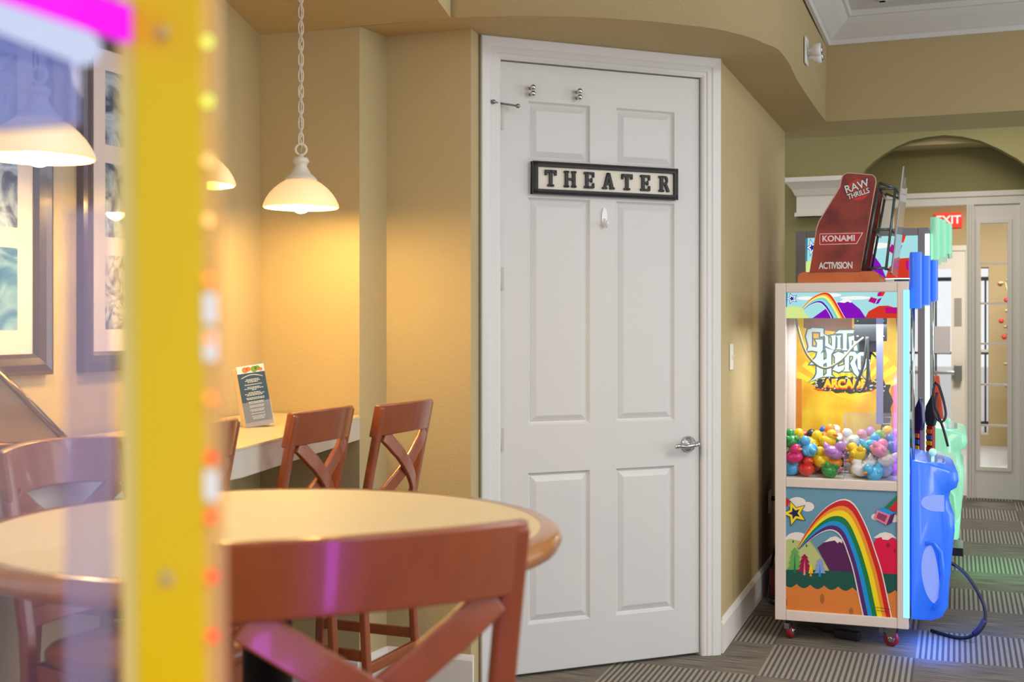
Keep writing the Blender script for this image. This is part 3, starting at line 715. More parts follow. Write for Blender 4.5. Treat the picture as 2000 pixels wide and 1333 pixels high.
# ------------------------------------------------------------------ claw machines
FRAME = mat('cream_aluminium', (226, 212, 200), .4)
FRAME2 = mat('grey_aluminium', (150, 150, 158), .4)
def plastic(name, base, em, s): return mat(name, base, .3, emit=em, estr=s, coat=.3)
def rrect(x0, x1, y0, y1, r, n=6):
    out = []
    for cx, cy, a0 in ((x1-r, y1-r, 0), (x0+r, y1-r, 90), (x0+r, y0+r, 180), (x1-r, y0+r, 270)):
        for k in range(n+1): a = radians(a0+90*k/n); out.append((cx+r*cos(a), cy+r*sin(a)))
    return out
def claw_machine(label, loc, rz, Wd, Dp, H, zb, zm0, zm1, zh, ps, fm, pm, pml, striprgb, zl=None):
    t = thing('claw_machine', label, 'claw machine', loc, rz)
    zt0 = H-.042
    def fr(mb, x0, x1, y0, y1, z0, z1): mb.box(x0, x1, y0, y1, z0, z1)
    mb = MB()
    for x in (0, Wd-ps):
        for y in (0, Dp-ps): mb.box(x, x+ps, y, y+ps, zb, H)
    for z0, z1 in ((zb, zb+.046), (zm0, zm1), (zt0, H)):
        for y in (0.001, Dp-ps*.8): mb.box(ps, Wd-ps, y, y+ps*.8, z0, z1)
        for x in (0.001, Wd-ps*.8): mb.box(x, x+ps*.8, ps, Dp-ps, z0, z1)
    mb.build('frame', fm, t, .004)
    mb = MB(); mb.box(ps*.6, Wd-ps*.6, ps*.6, Dp-ps*.6, H-.03, H-.005); mb.build('top_panel', fm, t)
    # lower art
    w_, z0, z1 = Wd-2*ps, zb+.046, zm0
    a = art_panel(w_+.004, z1-z0+.004).build('art_panel', AM, t, clean=True); a.location = (ps-.002, .012, z0-.002)
    mb = MB(); mb.box(ps*.5, Wd-ps*.5, .013, .02, zb+.01, zm0+.02); mb.box(ps*.5, Wd-ps*.5, Dp-.02, Dp-.013, zb+.01, zm0+.02); mb.box(.013, .02, .02, Dp-.02, zb+.01, zm0+.02); mb.box(Wd-.02, Wd-.013, .02, Dp-.02, zb+.01, zm0+.02); mb.box(.014, Wd-.014, .014, Dp-.014, zb+.005, zb+.02)
    mb.build('body', mat('white_board', (232, 232, 232), .5), t)
    # tray, panes
    mb = MB(); mb.box(.02, Wd-.02, .02, Dp-.02, zm1-.016, zm1-.004); mb.build('tray', mat('white_board', (232, 232, 232), .5), t)
    for (x0, x1, y0, y1) in ((ps*.6, Wd-ps*.6, .016, .019), (ps*.6, Wd-ps*.6, Dp-.019, Dp-.016), (.016, .019, ps*.6, Dp-ps*.6), (Wd-.019, Wd-.016, ps*.6, Dp-ps*.6)):
        mb = MB(); mb.box(x0, x1, y0, y1, zm1-.003, zt0+.005); mb.build('glass_pane', PANE, t)
    hp = header_panel(w_+.004, zt0-zh).build('header_panel', LM, t, clean=True); hp.location = (ps-.002, .0145, zh)
    # corner light strip on the front edge (local +x side)
    mb = MB(); mb.box(Wd-.022, Wd+.004, -.003, .03, zb+.05, H-.035); mb.build('light_strip', glow('strip_'+pm.name, striprgb, 1.3), t)
    # lit interior strips
    for y in (.03, Dp-.045): mb = MB(); mb.box(ps, Wd-ps, y, y+.012, zh+.02, zh+.03); mb.build('light_bar', glow('white_led', (240, 248, 255), 5), t)
    # moulded front body (faces +x): bulging profile swept along the width
    prof = [(0, .13), (.085, .13), (.125, .145), (.148, .19), (.155, .30), (.165, .42), (.175, .52), (.172, .585), (.155, .61), (.152, .66), (.158, .685), (.182, .70), (.19, .73), (.186, .765), (.172, .778), (.09, .80), (0, .815)]
    mb = MB(); n = len(prof); ys = [(.02, .0), (.024, .45), (.045, .86), (.08, 1.0), (Dp-.08, 1.0), (Dp-.045, .86), (Dp-.024, .45), (Dp-.02, .0)]
    v = []; zc = .47
    ys = [(.012, .80), (.022, .92), (.05, 1), (Dp-.05, 1), (Dp-.022, .92), (Dp-.012, .80)]
    for y, s_ in ys: v += [(Wd+.012+o*s_, y, zc+(z-zc)*(.93+.07*s_)) for o, z in prof]
    f = [(i*n+k, i*n+k+1, (i+1)*n+k+1, (i+1)*n+k) for i in range(len(ys)-1) for k in range(n-1)] + [tuple(range(n))[::-1], tuple((len(ys)-1)*n+k for k in range(n))]
    mb.add(v, f, 0, None, True); cpn = mb.build('control_panel', pm, t)
    m2 = cpn.modifiers.new('e', 'EDGE_SPLIT'); m2.split_angle = radians(60)
    mb = MB(); M = Matrix.Translation((Wd+.10, .0115, .33)) @ Matrix.Rotation(radians(-6), 4, 'Y')
    mb.prism([(.047*cos(2*pi*k/32)*(1 if cos(2*pi*k/32) < 0 else .45), .125*sin(2*pi*k/32)) for k in range(32)], -.001, .004, 'y', 0, M)
    mb.build('recess', pml, cpn); mb = MB()
    M2 = Matrix.Translation((Wd+.115, .0115, .635)); mb.prism([(-.01+.055*cos(radians(90+180*k/12)), .035*sin(radians(90+180*k/12))) for k in range(13)] + [(.028, -.035), (.028, .035)][0:2], -.001, .004, 'y', 0, M2)
    mb.build('recess', pml, cpn)
    mb = MB(); mb.tube([(Wd+.07, .012, .46), (Wd+.10, .006, .47), (Wd+.128, .004, .43), (Wd+.138, .004, .33), (Wd+.128, .004, .23), (Wd+.10, .006, .185)], .010, 8); mb.build('moulded_rib', pm, cpn)
    mb = MB(); mb.lathe([(.012, .80), (.007, .80), (.007, .83)], 12, 0, at(Wd+.10, .10)); mb.ball((Wd+.10, .10, .842), .017, 18, 12); mb.build('joystick', mat('pale_green_ball', (190, 240, 215), .3, emit=(170, 240, 210), estr=.2), cpn)
    mb = MB(); mb.box(Wd+.03, Wd+.15, .05, Dp-.05, .788, .792, 0, Matrix.Translation((0, 0, .012))); mb.build('panel_cover', pane_mat('cover_'+pm.name, (.8, .9, 1), .15), cpn)
    # moulded marquee: nested lobes
    zq = zl or H
    mb = MB()
    for k, (o0, o1, h_) in enumerate(((.0, .05, 1.0), (.035, .085, .88), (.075, .115, .72))):
        zc_ = zq; hh = .12*h_
        mb.prism(rrect(Wd+.006+o0, Wd+.006+o1, .02+.03*k, Dp-.02-.03*k, .022), zc_-hh, zc_+hh, 'z', 0, None, True)
    mb.build('marquee', pm, t, .019, segs=5)
    # front posts of the glass door
    mb = MB()
    for y in (.05, .09): mb.tube([(Wd+.02, y, .80), (Wd+.02, y, zq-.12)], .006, 8)
    mb.build('door_rod', CHROME, t)
    # casters
    for x in (.065, Wd-.07):
        for y in (.06, Dp-.06):
            ang = random.uniform(-.6, .6) if x < .3 else .9
            cb = MB(); Mc = Matrix.Translation((x, y, 0)) @ Matrix.Rotation(radians(-20) if x > .3 else radians(72), 4, 'Z')
            cb.box(-.03, .03, -.025, .025, zb-.006, zb, 0, Mc)
            for s_ in (-1, 1): cb.prism([(-.026, zb-.006), (.03, zb-.006), (.012, .022), (-.008, .022)], s_*.016-.0015, s_*.016+.0015, 'y', 0, Mc)
            cb.box(-.05, -.03, -.012, .012, zb-.04, zb-.015, 0, Mc)
            co = cb.build('caster', STEEL, t)
            wb = MB(); Mw = Mc @ Matrix.Translation((0, 0, .0325)) @ Matrix.Rotation(pi/2, 4, 'X')
            wb.lathe([(.018, -.013), (.027, -.013), (.032, -.009), (.032, .009), (.027, .013), (.018, .013)], 24, 0, Mw); wb.build('wheel', mat('red_rubber', (150, 24, 36), .4), co)
            hb = MB(); hb.lathe([(.006, -.019), (.019, -.0145), (.019, .0145), (.006, .019)], 16, 0, Mw); hb.build('hub', CHROME, co)
    return t
BLUEP = plastic('blue_lit_plastic', (44, 110, 230), (24, 104, 255), .34)
BLUEL = plastic('blue_recess_plastic', (140, 165, 240), (126, 156, 255), .34)
GRNP = plastic('green_lit_plastic', (150, 225, 190), (150, 235, 190), .34)
GRNL = plastic('green_recess_plastic', (190, 235, 210), (190, 240, 215), .34)
C1L = (1.161, 5.201, 0); C1R = -18
cm1 = claw_machine('small claw machine with cream frame, rainbow side panel and blue lit front', C1L, radians(C1R), .56, .56, 1.577, .09, .678, .72, 1.422, .047, FRAME, BLUEP, BLUEL, (150, 225, 255), 1.585)
M1 = at(*C1L, C1R)
# crane inside
GUN = mat('gunmetal', (84, 88, 92), .35, .7)
cr = MB(); cr.box(.05, .51, .26, .28, 1.43, 1.46); cr.box(.33, .47, .20, .34, 1.32, 1.43); cr.box(.35, .45, .22, .32, 1.27, 1.32)
crane = cr.build('crane_carriage', GUN, cm1)
cr = MB(); cr.box(.425, .455, .195, .2, .95, 1.43); cr.build('crane_column', mat('pale_blue_column', (176, 180, 232), .4), crane)
for (x, z) in ((.345, 1.34), (.345, 1.41), (.455, 1.34), (.455, 1.41)): cr = MB(); cr.ball((x, .199, z), .006); cr.build('screw', CHROME, crane)
cr = MB(); pts = smoothcurve([(.075, .12, 1.47), (.09, .12, 1.38), (.13, .12, 1.26), (.20, .13, 1.20), (.27, .15, 1.23), (.33, .18, 1.30), (.37, .2, 1.335)], 6); cr.tube([tuple(p) for p in pts], .0055, 8)
cr.build('cable', mat('grey_cable', (140, 140, 122), .5), crane)
cr = MB(); pts = smoothcurve([(.385, .19, 1.34), (.372, .18, 1.22), (.345, .18, 1.14), (.335, .18, 1.105), (.36, .18, 1.095), (.385, .18, 1.14), (.39, .18, 1.24), (.388, .19, 1.34)], 6); cr.tube([tuple(p) for p in pts], .006, 8)
cr.build('coiled_cable', mat('dark_cable', (70, 80, 80), .4), crane)
for k in range(3):
    cr = MB(); a = 2*pi*k/3+.4; c_, s_ = cos(a), sin(a)
    cr.tube([(.40, .27, 1.27), (.40+.05*c_, .27+.05*s_, 1.22), (.40+.045*c_, .27+.045*s_, 1.16), (.40+.02*c_, .27+.02*s_, 1.14)], .005, 8); cr.build('claw_finger', CHROME, crane)
# chute divider
mb = MB(); mb.box(.29, .293, .02, .20, .72, 1.0); mb.box(.29, .512, .20, .203, .72, 1.0); mb.build('chute_divider', pane_mat('chute_acrylic', (.92, .95, .95), .1), cm1)
q = M1 @ Vector((.28, .28, 1.395)); l = lamp('claw_interior_light', 'AREA', q, 5.5, (.95, .98, 1), .4, .4); lamp('cabinet_side_fill', 'AREA', M1 @ Vector((.28, .50, 1.36)), .3, (1, .98, .94), .4, .2, (radians(62), 0, radians(C1R)))  # second light is added, aimed back to brighten the arcade cabinet's side
# toys: drop spheres
def duck_mesh(col):
    mb = MB();  mb.ball((0, 0, .022), .026, 14, 10, 0, None, (1.2, .95, .82)); mb.ball((.016, 0, .048), .0175, 12, 9)
    mb.tube([(-.018, 0, .028), (-.03, 0, .036), (-.036, 0, .044)], [.014, .009, .003], 8)
    for s in (-1, 1): mb.ball((-.004, s*.021, .026), .014, 10, 7, 0, None, (1.2, .45, .75))
    return mb
COLS = [('blue', (30, 110, 215)), ('yellow', (240, 205, 30)), ('white', (240, 240, 238)), ('pink', (240, 150, 190)), ('red', (222, 50, 46)), ('green', (40, 150, 70)), ('lilac', (190, 130, 210)), ('orange', (245, 150, 50)), ('lime', (140, 195, 60)), ('sky blue', (80, 180, 230)), ('magenta', (220, 30, 120)), ('black', (40, 40, 42)), ('coral', (240, 120, 110))]
protos = []
BEAK = mat('duck_bill', (240, 130, 40), .3)
for cn_, rgb in COLS:
    t = duck_mesh(rgb).build('rubber_duck', mat('duck_'+cn_.replace(' ', '_'), rgb, .25, coat=.3))
    tag(t, cn_+' rubber duck in the heap behind the small claw machine glass', 'toy duck', 'rubber ducks in the claw machine')
    b = MB(); b.ball((.034, 0, .046), .008, 8, 6, 0, None, (1.1, 1, .5)); b.build('beak', BEAK, t); t.scale = (1.36, 1.36, 1.36); protos.append(t)
placed = []; R_ = .034; cnt = 0
rnd = random.Random(5)
def drop(reg, N):
    global cnt
    x0, x1, y0, y1 = reg
    for k in range(N):
        best = None
        for tr in range(26):
            x = rnd.uniform(x0, x1); y = rnd.uniform(y0, y1); z = .72+R_
            for (a, b, c) in placed:
                d2 = (x-a)**2+(y-b)**2
                if d2 < (2*R_)**2: z = max(z, c+sqrt((2*R_)**2-d2))
            zlim = .80+.11*(y-y0)/(.5)
            if best is None or z < best[2]: best = (x, y, z)
        if best[2] > zlim+.05: continue
        placed.append(best)
        p = protos[cnt % len(protos)] if cnt < len(protos) else None
        ci = cnt if cnt < len(protos) else rnd.randrange(len(protos)) if rnd.random() < .9 else 2
        src = protos[ci]; pos = M1 @ Vector((best[0], best[1], best[2]-R_))
        o = src if cnt < len(protos) else dup(src, pos, 0)
        o.location = pos; o.rotation_euler = (rnd.uniform(-.5, .5), rnd.uniform(-.5, .5), rnd.uniform(0, 6.28)); cnt += 1
drop((.06, .25, .06, .50), 52); drop((.335, .475, .06, .165), 14); drop((.30, .50, .245, .50), 34)

FRAME2_ = FRAME2
M2L = (1.662, 6.909, 0)
cm2 = claw_machine('tall grey claw machine with green lit front behind the red arcade cabinet', M2L, radians(AD), .74, .72, 1.94, .09, .80, .85, 1.655, .06, FRAME2_, GRNP, GRNL, (225, 255, 235), 1.88)
M2 = at(*M2L, AD)

# light thrown on the carpet by the lit fronts
q = M1 @ Vector((.64, .05, .11)); lamp('blue_floor_glow', 'AREA', q, 1.6, (.05, .18, 1), .1, .4, (0, radians(-8), radians(C1R)))
q = M1 @ Vector((.78, .28, .40)); lamp('blue_front_glow', 'AREA', q, 2.0, (.1, .25, 1), .5, .4, (0, radians(-75), radians(C1R)))
q = M2 @ Vector((.98, .15, .45)); lamp('green_front_glow', 'AREA', q, 4.0, (.25, 1, .5), .5, .5, (0, radians(-60), radians(AD)))

# ------------------------------------------------------------------ music arcade cabinet
GL = (1.285, 5.95, 0); G = at(*GL, AD)
ga = thing('arcade_cabinet', 'rock guitar arcade cabinet with slanted red top between the two claw machines', 'arcade machine', GL, radians(AD))
def wallart(name, c0, c1, sc_):
    m = bpy.data.materials.new(name); m.use_nodes = True; nt = m.node_tree; p = nt.nodes['Principled BSDF']; p.inputs['Roughness'].default_value = .4
    N = nt.nodes.new; L = nt.links.new
    tc = N('ShaderNodeTexCoord'); n1 = N('ShaderNodeTexNoise'); n1.inputs['Scale'].default_value = sc_; n1.inputs['Detail'].default_value = 8
    L(tc.outputs['Object'], n1.inputs[0]); r = N('ShaderNodeValToRGB'); r.color_ramp.elements[0].position = .35; r.color_ramp.elements[1].position = .65
    r.color_ramp.elements[0].color = (*lin(c0), 1); r.color_ramp.elements[1].color = (*lin(c1), 1); L(n1.outputs[0], r.inputs[0]); L(r.outputs[0], p.inputs['Base Color']); return m
REDP = wallart('red_print', (116, 34, 26), (176, 66, 42), 7); ORP = wallart('orange_print', (206, 98, 44), (216, 120, 60), 8)
YELP = wallart('yellow_print', (236, 170, 40), (250, 220, 60), 9)
body = [(.055, .06), (.66, .06), (.66, 1.10), (.635, 1.25), (.62, 1.45), (.545, 1.60), (.15, 1.60), (.13, 1.5), (.055, 1.35)]
mb = MB(); mb.prism(body, .014, .60, 'y'); mb.box(.01, .6, .03, .56, 0, .15); mb.build('body', mat('dark_red_board', (110, 30, 34), .5), ga)
mb = MB(); mb.prism(body, 0, .013, 'y'); side = mb.build('side_panel', YELP, ga)
mb = MB(); mb.prism(body, .601, .614, 'y'); mb.build('side_panel', YELP, ga)
basep = rrect(.155, .545, 1.58, 1.655, .03)
mb = MB(); mb.prism(basep, .0, .6, 'y'); mb.build('shelf_box', ORP, ga)
up = [(.214, 1.652), (.456, 1.652), (.53, 2.09), (.527, 2.112), (.515, 2.126), (.395, 2.142), (.375, 2.132), (.366, 2.11), (.360, 2.075), (.258, 1.905), (.247, 1.87)]
mb = MB(); mb.prism(up, .0, .02, 'y'); tp = mb.build('upper_side', REDP, ga)
mb = MB()
cx = sum(p[0] for p in up)/len(up); cz = sum(p[1] for p in up)/len(up)
loop = up[:]
mb.tube([(x, -.001, z) for x, z in loop], .0025, 6, 0, None, True); mb.build('edge_trim', mat('cream_edge', (220, 190, 165), .4), tp)
mb = MB(); mb.prism(up, .58, .60, 'y'); mb.build('upper_side', REDP, ga)
DK = mat('dark_frame_metal', (96, 110, 110), .3, .6)
mb = MB()
def bar(a, b, r=.0065): mb.tube([a, b], r, 6)
for y in (.03, .56):
    bar((.47, y, 1.66), (.545, y, 2.09)); bar((.575, y, 1.66), (.62, y, 2.06)); bar((.545, y, 2.09), (.625, y, 2.06))
for z in (1.67, 1.86, 2.06): bar((.49+(z-1.66)*.14, .03, z), (.49+(z-1.66)*.14, .56, z)); bar((.575+(z-1.66)*.11, .03, z), (.575+(z-1.66)*.11, .56, z)); bar((.49+(z-1.66)*.14, .03, z), (.575+(z-1.66)*.11, .03, z))
mb.build('marquee_frame', DK, ga)
# jagged clear marquee plate
mb = MB(); zz = [1.645, 1.70, 1.76, 1.83, 1.90, 1.98, 2.05, 2.12, 2.17]
outl = [(.02+.012*((k*7) % 3-1), z) for k, z in enumerate(zz)] + [(.20, 2.10), (.33, 2.15), (.46, 2.09)] + [(.57-.012*((k*5) % 3-1), z) for k, z in list(enumerate(zz))[::-1][1:]]
Mp = Matrix.Translation((.60, 0, 1.645)) @ Matrix.Rotation(radians(6), 4, 'Y') @ Matrix.Translation((0, 0, -1.645))
mb.prism(outl, 0, .006, 'x', 0, Mp); mb.build('marquee_plate', pane_mat('clear_plate', (.93, .95, .96), .5, (225, 228, 232)), ga)
# screen and front shelf facing the corridor
mb = MB(); mb.box(.655, .664, .06, .54, 1.0, 1.12); mb.box(.64, .80, .05, .28, .23, .27); mb.build('front_shelf', BLACK, ga)
# lettering on the upper side
WT = mat('white_print', (236, 230, 224), .5); RT = mat('bright_red_print', (222, 54, 34), .5); RK = mat('logo_red', (190, 28, 36), .5); KT = mat('black_print', (20, 16, 18), .5)
mb = MB()
def TM(x, z, deg, y): return Matrix.Translation((x, y, z)) @ Matrix.Rotation(radians(-deg), 4, 'Y')
ring = [( .446+.052*cos(2*pi*k/28), 2.056+.052*sin(2*pi*k/28)) for k in range(28)]
mb.prism(ring, -.0012, -.0002, 'y', 1)
text(mb, 'RAW', .054, TM(.440, 2.073, 17, -.0022), 3, .0004, .004, .95); text(mb, 'RAW', .054, TM(.440, 2.073, 17, -.0032), 0, .0004, .0012, .95)
text(mb, 'THRILLS', .037, TM(.448, 2.036, 17, -.0022), 3, .0004, .0035, .80); text(mb, 'THRILLS', .037, TM(.448, 2.036, 17, -.0032), 0, .0004, .001, .80)
mb.build('round_logo', [WT, RT, RK, KT], tp); mb = MB()
kb = [(.262, 1.79), (.440, 1.79), (.470, 1.845), (.262, 1.845)]
mb.prism(kb, -.0012, -.0002, 'y', 0)
mb.prism([(.265, 1.793), (.438, 1.793), (.464, 1.842), (.265, 1.842)], -.002, -.0002, 'y', 2)
text(mb, 'KONAMI', .041, TM(.353, 1.818, 0, -.0028), 0, .0004, .0012, .98)
mb.build('name_badge', [WT, RT, RK, KT], tp); mb = MB()
text(mb, 'ACTIVISION', .046, TM(.340, 1.684, 0, -.0022), 0, .0004, .0012, .70, 0, .92)
mb.build('lettering', [WT, RT, RK, KT], tp)
# print on the lower side: rays, logo, guitar neck
LT = mat('pale_logo', (214, 232, 232), .35); LO = mat('teal_logo_outline', (70, 112, 118), .4); GY = mat('gold_print', (246, 206, 40), .5); OG = mat('orange_ray_print', (224, 140, 40), .5); DKP = mat('dark_print', (52, 54, 56), .5); YB = mat('yellow_ray_print', (252, 232, 60), .5); HG = mat('hot_orange', (224, 84, 30), .5)
mb = MB()
for k in range(11):
    a0 = radians(20+k*13); a1 = a0+radians(6.5); c_ = (.40, 1.02)
    mb.prism([c_, (c_[0]+.28*cos(a0), c_[1]+.28*sin(a0)), (c_[0]+.28*cos(a1), c_[1]+.28*sin(a1))], -.0008, -.0002, 'y', 5 if k % 2 else 5)
for x0, x1 in ((.12, .175), (.06, .09), (.60, .655)): mb.prism([(x0, .08), (x1, .08), (x1, 1.12), (x0, 1.12)], -.0006, -.0002, 'y', 3)
def logo(word, size, x, z, sx, grow):
    text(mb, word, size, TM(x, z, 0, -.0016), 1, .0003, .014*grow, sx, 0, 1.06); text(mb, word, size, TM(x, z, 0, -.0026), 0, .0003, .0045*grow, sx, 0, 1.06)
def lp(x, y):
    r = (1520+x*250/1666-1000)/2300; py = 560+y*200/1333; xl_ = (5.95*r-1.285)/(.9354+.3535*r)
    return (xl_, EYE+(630-py)*(5.95-.3535*xl_)/2300)
def grow(P, d):
    n = len(P); A_ = sum(P[i-1][0]*P[i][1]-P[i][0]*P[i-1][1] for i in range(n)); sg_ = 1 if A_ > 0 else -1; out = []
    for i in range(n):
        a, b, c = Vector(P[i-1]), Vector(P[i]), Vector(P[(i+1) % n]); e1 = (b-a).normalized(); e2 = (c-b).normalized()
        n1 = Vector((e1.y, -e1.x))*sg_; n2 = Vector((e2.y, -e2.x))*sg_; m_ = (n1+n2); m_ = m_/max(.5, m_.length_squared/2) if m_.length > .01 else n1
        out.append(tuple(b+m_*d))
    return out
mb.prism([lp(*q_) for q_ in ((330, 400), (960, 400), (960, 560), (760, 590), (330, 540))], -.0010, -.0003, 'y', 7)
GLY = [[(360, 650), (385, 560), (440, 545), (440, 835), (375, 845), (395, 780)], [(430, 538), (590, 545), (590, 652), (545, 652), (545, 595), (430, 592)], [(435, 780), (500, 790), (505, 735), (480, 690), (582, 688), (580, 830), (525, 920), (480, 950), (510, 850), (435, 835)],
 [(582, 612), (650, 650), (655, 740), (745, 815), (720, 828), (610, 772), (610, 660)], [(680, 640), (750, 630), (740, 812), (700, 785), (700, 680)],
 [(752, 640), (828, 632), (810, 665), (810, 798), (828, 818), (750, 818), (770, 795), (770, 668)],
 [(738, 612), (790, 568), (1000, 563), (975, 612)], [(838, 600), (898, 600), (890, 800), (908, 832), (826, 832), (845, 800)],
 [(912, 655), (1015, 630), (1000, 695), (960, 700), (955, 830), (906, 838), (925, 800)], [(975, 695), (1012, 685), (1035, 838), (985, 838)], [(1050, 640), (1180, 640), (1180, 720), (1110, 735), (1180, 838), (1120, 838), (1095, 760), (1095, 838), (1050, 838)],
 [(500, 905), (592, 850), (585, 1175), (395, 1248), (470, 1190), (500, 1130), (500, 1015), (405, 1015)], [(580, 965), (640, 930), (640, 990), (580, 1015)], [(612, 796), (728, 832), (692, 885), (692, 1150), (728, 1174), (580, 1176), (630, 1130), (630, 880)],
 [(712, 885), (780, 848), (866, 880), (842, 965), (775, 1005), (775, 1045), (866, 1018), (852, 1082), (790, 1118), (705, 1085), (738, 1040), (738, 920)],
 [(848, 850), (925, 848), (920, 1080), (942, 1108), (840, 1108), (865, 1080), (865, 880)], [(915, 848), (1000, 850), (1038, 900), (1000, 985), (1062, 1150), (1045, 1185), (985, 1125), (935, 1000), (975, 940), (975, 905), (915, 902)],
 [(1020, 885), (1078, 846), (1075, 1055), (1105, 1112), (1035, 1070), (1030, 960)], [(1070, 846), (1158, 850), (1146, 1050), (1100, 1116), (1108, 905), (1070, 900)]]
for k, gl in enumerate(GLY):
    P_ = [lp(*q_) for q_ in gl]
    mb.prism(grow(P_, .0062), -.0016-.00002*k, -.0003, 'y', 1); mb.prism(grow(P_, -.0005), -.0030-.00002*k, -.0016, 'y', 0)
rg = random.Random(3)
mb.prism([(.385+(.150+.012*((k*7) % 3-1))*cos(2*pi*k/40), 1.096+(.040+.005*((k*5) % 3-1))*sin(2*pi*k/40)) for k in range(40)], -.0031, -.0003, 'y', 4)
for k in range(120):
    a = rg.uniform(0, 2*pi); r = rg.uniform(.6, 1.05); x = .385+.155*r*cos(a); z = 1.098+.036*r*sin(a); s_ = rg.uniform(.003, .007)
    mb.prism([(x-s_, z-s_), (x+s_, z), (x, z+s_)], -.0034-.00001*k, -.001, 'y', 4 if k % 3 else 0)
text(mb, 'ARCADE', .056, TM(.385, 1.094, 0, -.0045), 6, .0003, .0045, .92, 0, 1.0); text(mb, 'ARCADE', .056, TM(.385, 1.1, 0, -.0055), 2, .0003, .003, .92, 0, 1.0)
mb.prism([(.235, 1.075), (.53, 1.075), (.51, 1.064), (.255, 1.064)], -.003, -.001, 'y', 6)
# guitar neck print
neck = [(.50, .58), (.555, .585), (.60, .94), (.562, .94)]
mb.prism(neck, -.0012, -.0003, 'y', 4)
mb.prism([(.555, .94), (.605, .945), (.598, .985), (.612, 1.02), (.59, 1.07), (.60, 1.10), (.575, 1.10), (.565, 1.125), (.55, 1.04), (.54, .99)], -.0012, -.0003, 'y', 4)
for k in range(3): mb.prism([(.555+.003*k, .905-.02*k), (.597-.003*k, .908-.02*k), (.597-.003*k, .912-.02*k), (.555+.003*k, .909-.02*k)], -.002, -.001, 'y', 0)
for k in range(5): mb.prism([(.545+.005*k, 1.0+.022*k), (.555+.005*k, 1.0+.022*k), (.555+.005*k, 1.01+.022*k)], -.002, -.001, 'y', 0)
mb.build('side_artwork', [LT, LO, GY, OG, DKP, YB, HG, mat('brown_print', (150, 108, 84), .5)], side)

# guitar controllers hung on the corridor side
def guitar(loc, rz, label, c1, c2, cols):
    t = thing('guitar_controller', label, 'guitar controller', loc, rz, 'guitar controllers of the arcade cabinet')
    mb = MB(); o = [(.0, 0), (.07, .0), (.12, .05), (.10, .12), (.085, .17), (.11, .22), (.09, .28), (.05, .27), (.03, .25), (0, .25)]
    full = o+[(-x, z) for x, z in o[::-1]][1:-1]; mb.prism(full, -.018, .018, 'y'); mb.build('body', mat('guitar_'+c1[0], c1[1], .3, coat=.4), t, .006)
    mb = MB(); mb.box(-.02, .02, -.012, .012, .25, .60); mb.build('neck', mat('guitar_'+c2[0], c2[1], .35), t, .004)
    mb = MB(); mb.prism([(-.022, .60), (.022, .60), (.036, .64), (.03, .72), (.012, .76), (-.026, .70), (-.034, .64)], -.011, .011, 'y'); mb.build('headstock', mat('guitar_'+c1[0], c1[1], .3), t, .004)
    for k, c in enumerate(cols):
        mb = MB(); mb.box(-.017, .017, -.018, -.012, .44+.03*k, .462+.03*k); mb.build('fret_button', mat('fret_%s' % c[0], c[1], .4), t, .002)
    return t
FC = [('green', (40, 160, 80)), ('red', (210, 50, 50)), ('yellow', (240, 210, 50)), ('blue', (50, 120, 210)), ('orange', (235, 130, 50))]
q = G @ Vector((.725, .16, .2705)); guitar(q, radians(-70), 'dark blue guitar controller standing by the arcade cabinet, beside the blue lit front', ('navy', (40, 48, 110)), ('plum_neck', (92, 40, 110)), FC)
q = G @ Vector((.87, .42, 0)); 
mb = MB(); mb.box(.655, .93, .30, .54, .23, .27); mb.build('front_shelf', BLACK, ga)
q = G @ Vector((.775, .42, .2705)); guitar(q, radians(-60), 'teal and red guitar controller with coloured fret buttons in front of the green lit front', ('teal', (34, 66, 76)), ('red_neck', (170, 50, 36)), FC)
st = MB(); 
pts = smoothcurve([(.80, .12, 1.66), (.79, .10, 1.58), (.80, .08, 1.50), (.83, .07, 1.47), (.85, .08, 1.50), (.84, .10, 1.57), (.82, .12, 1.64)], 5)
st.tube([tuple(p - Vector((0, 0, .55))) for p in pts], .006, 6, 0, G, True)
pts = smoothcurve([(.81, .10, 1.06), (.80, .09, 1.0), (.82, .09, .94), (.84, .09, .88), (.86, .09, .80)], 5); st.tube([tuple(p) for p in pts], .006, 6, 0, G)
tag(st.build('guitar_strap', mat('strap_black', (38, 30, 48), .6)), 'black looped strap hanging by the guitar controllers', 'strap')

# ------------------------------------------------------------------ wall fittings
sw_ = Vector((*R0, 0)) + NN*.267
def onwall(t, z): p = Vector((*R0, 0)) + NN*t; return (p.x, p.y, z)
RZ = math.atan2(NN.y, NN.x)
SWP = mat('ivory_plate', (236, 234, 226), .35)
t = thing('light_switch', 'white light switch plate on the tan wall right of the door', 'switch', onwall(.267, 1.25), RZ)
mb = MB(); mb.box(-.036, .036, -.006, 0, -.058, .058); mb.build('plate', SWP, t, .003)
mb = MB(); mb.prism([(-.006, -.014), (-.02, .008), (-.006, .012)], -.006, .006, 'x', 0); mb.build('toggle', SWP, t)
t = thing('wall_outlet', 'ivory wall outlet near the floor behind the small claw machine', 'outlet', onwall(1.42, .44), RZ)
mb = MB(); mb.box(-.036, .036, -.006, 0, -.06, .06); mb.build('plate', SWP, t, .003)
for z in (-.022, .022):
    mb = MB(); mb.lathe([(.017, 0), (.017, .004), (.014, .006)], 16, 0, Matrix.Translation((0, -.006, z)) @ Matrix.Rotation(pi/2, 4, 'X')); mb.build('socket', SWP, t)
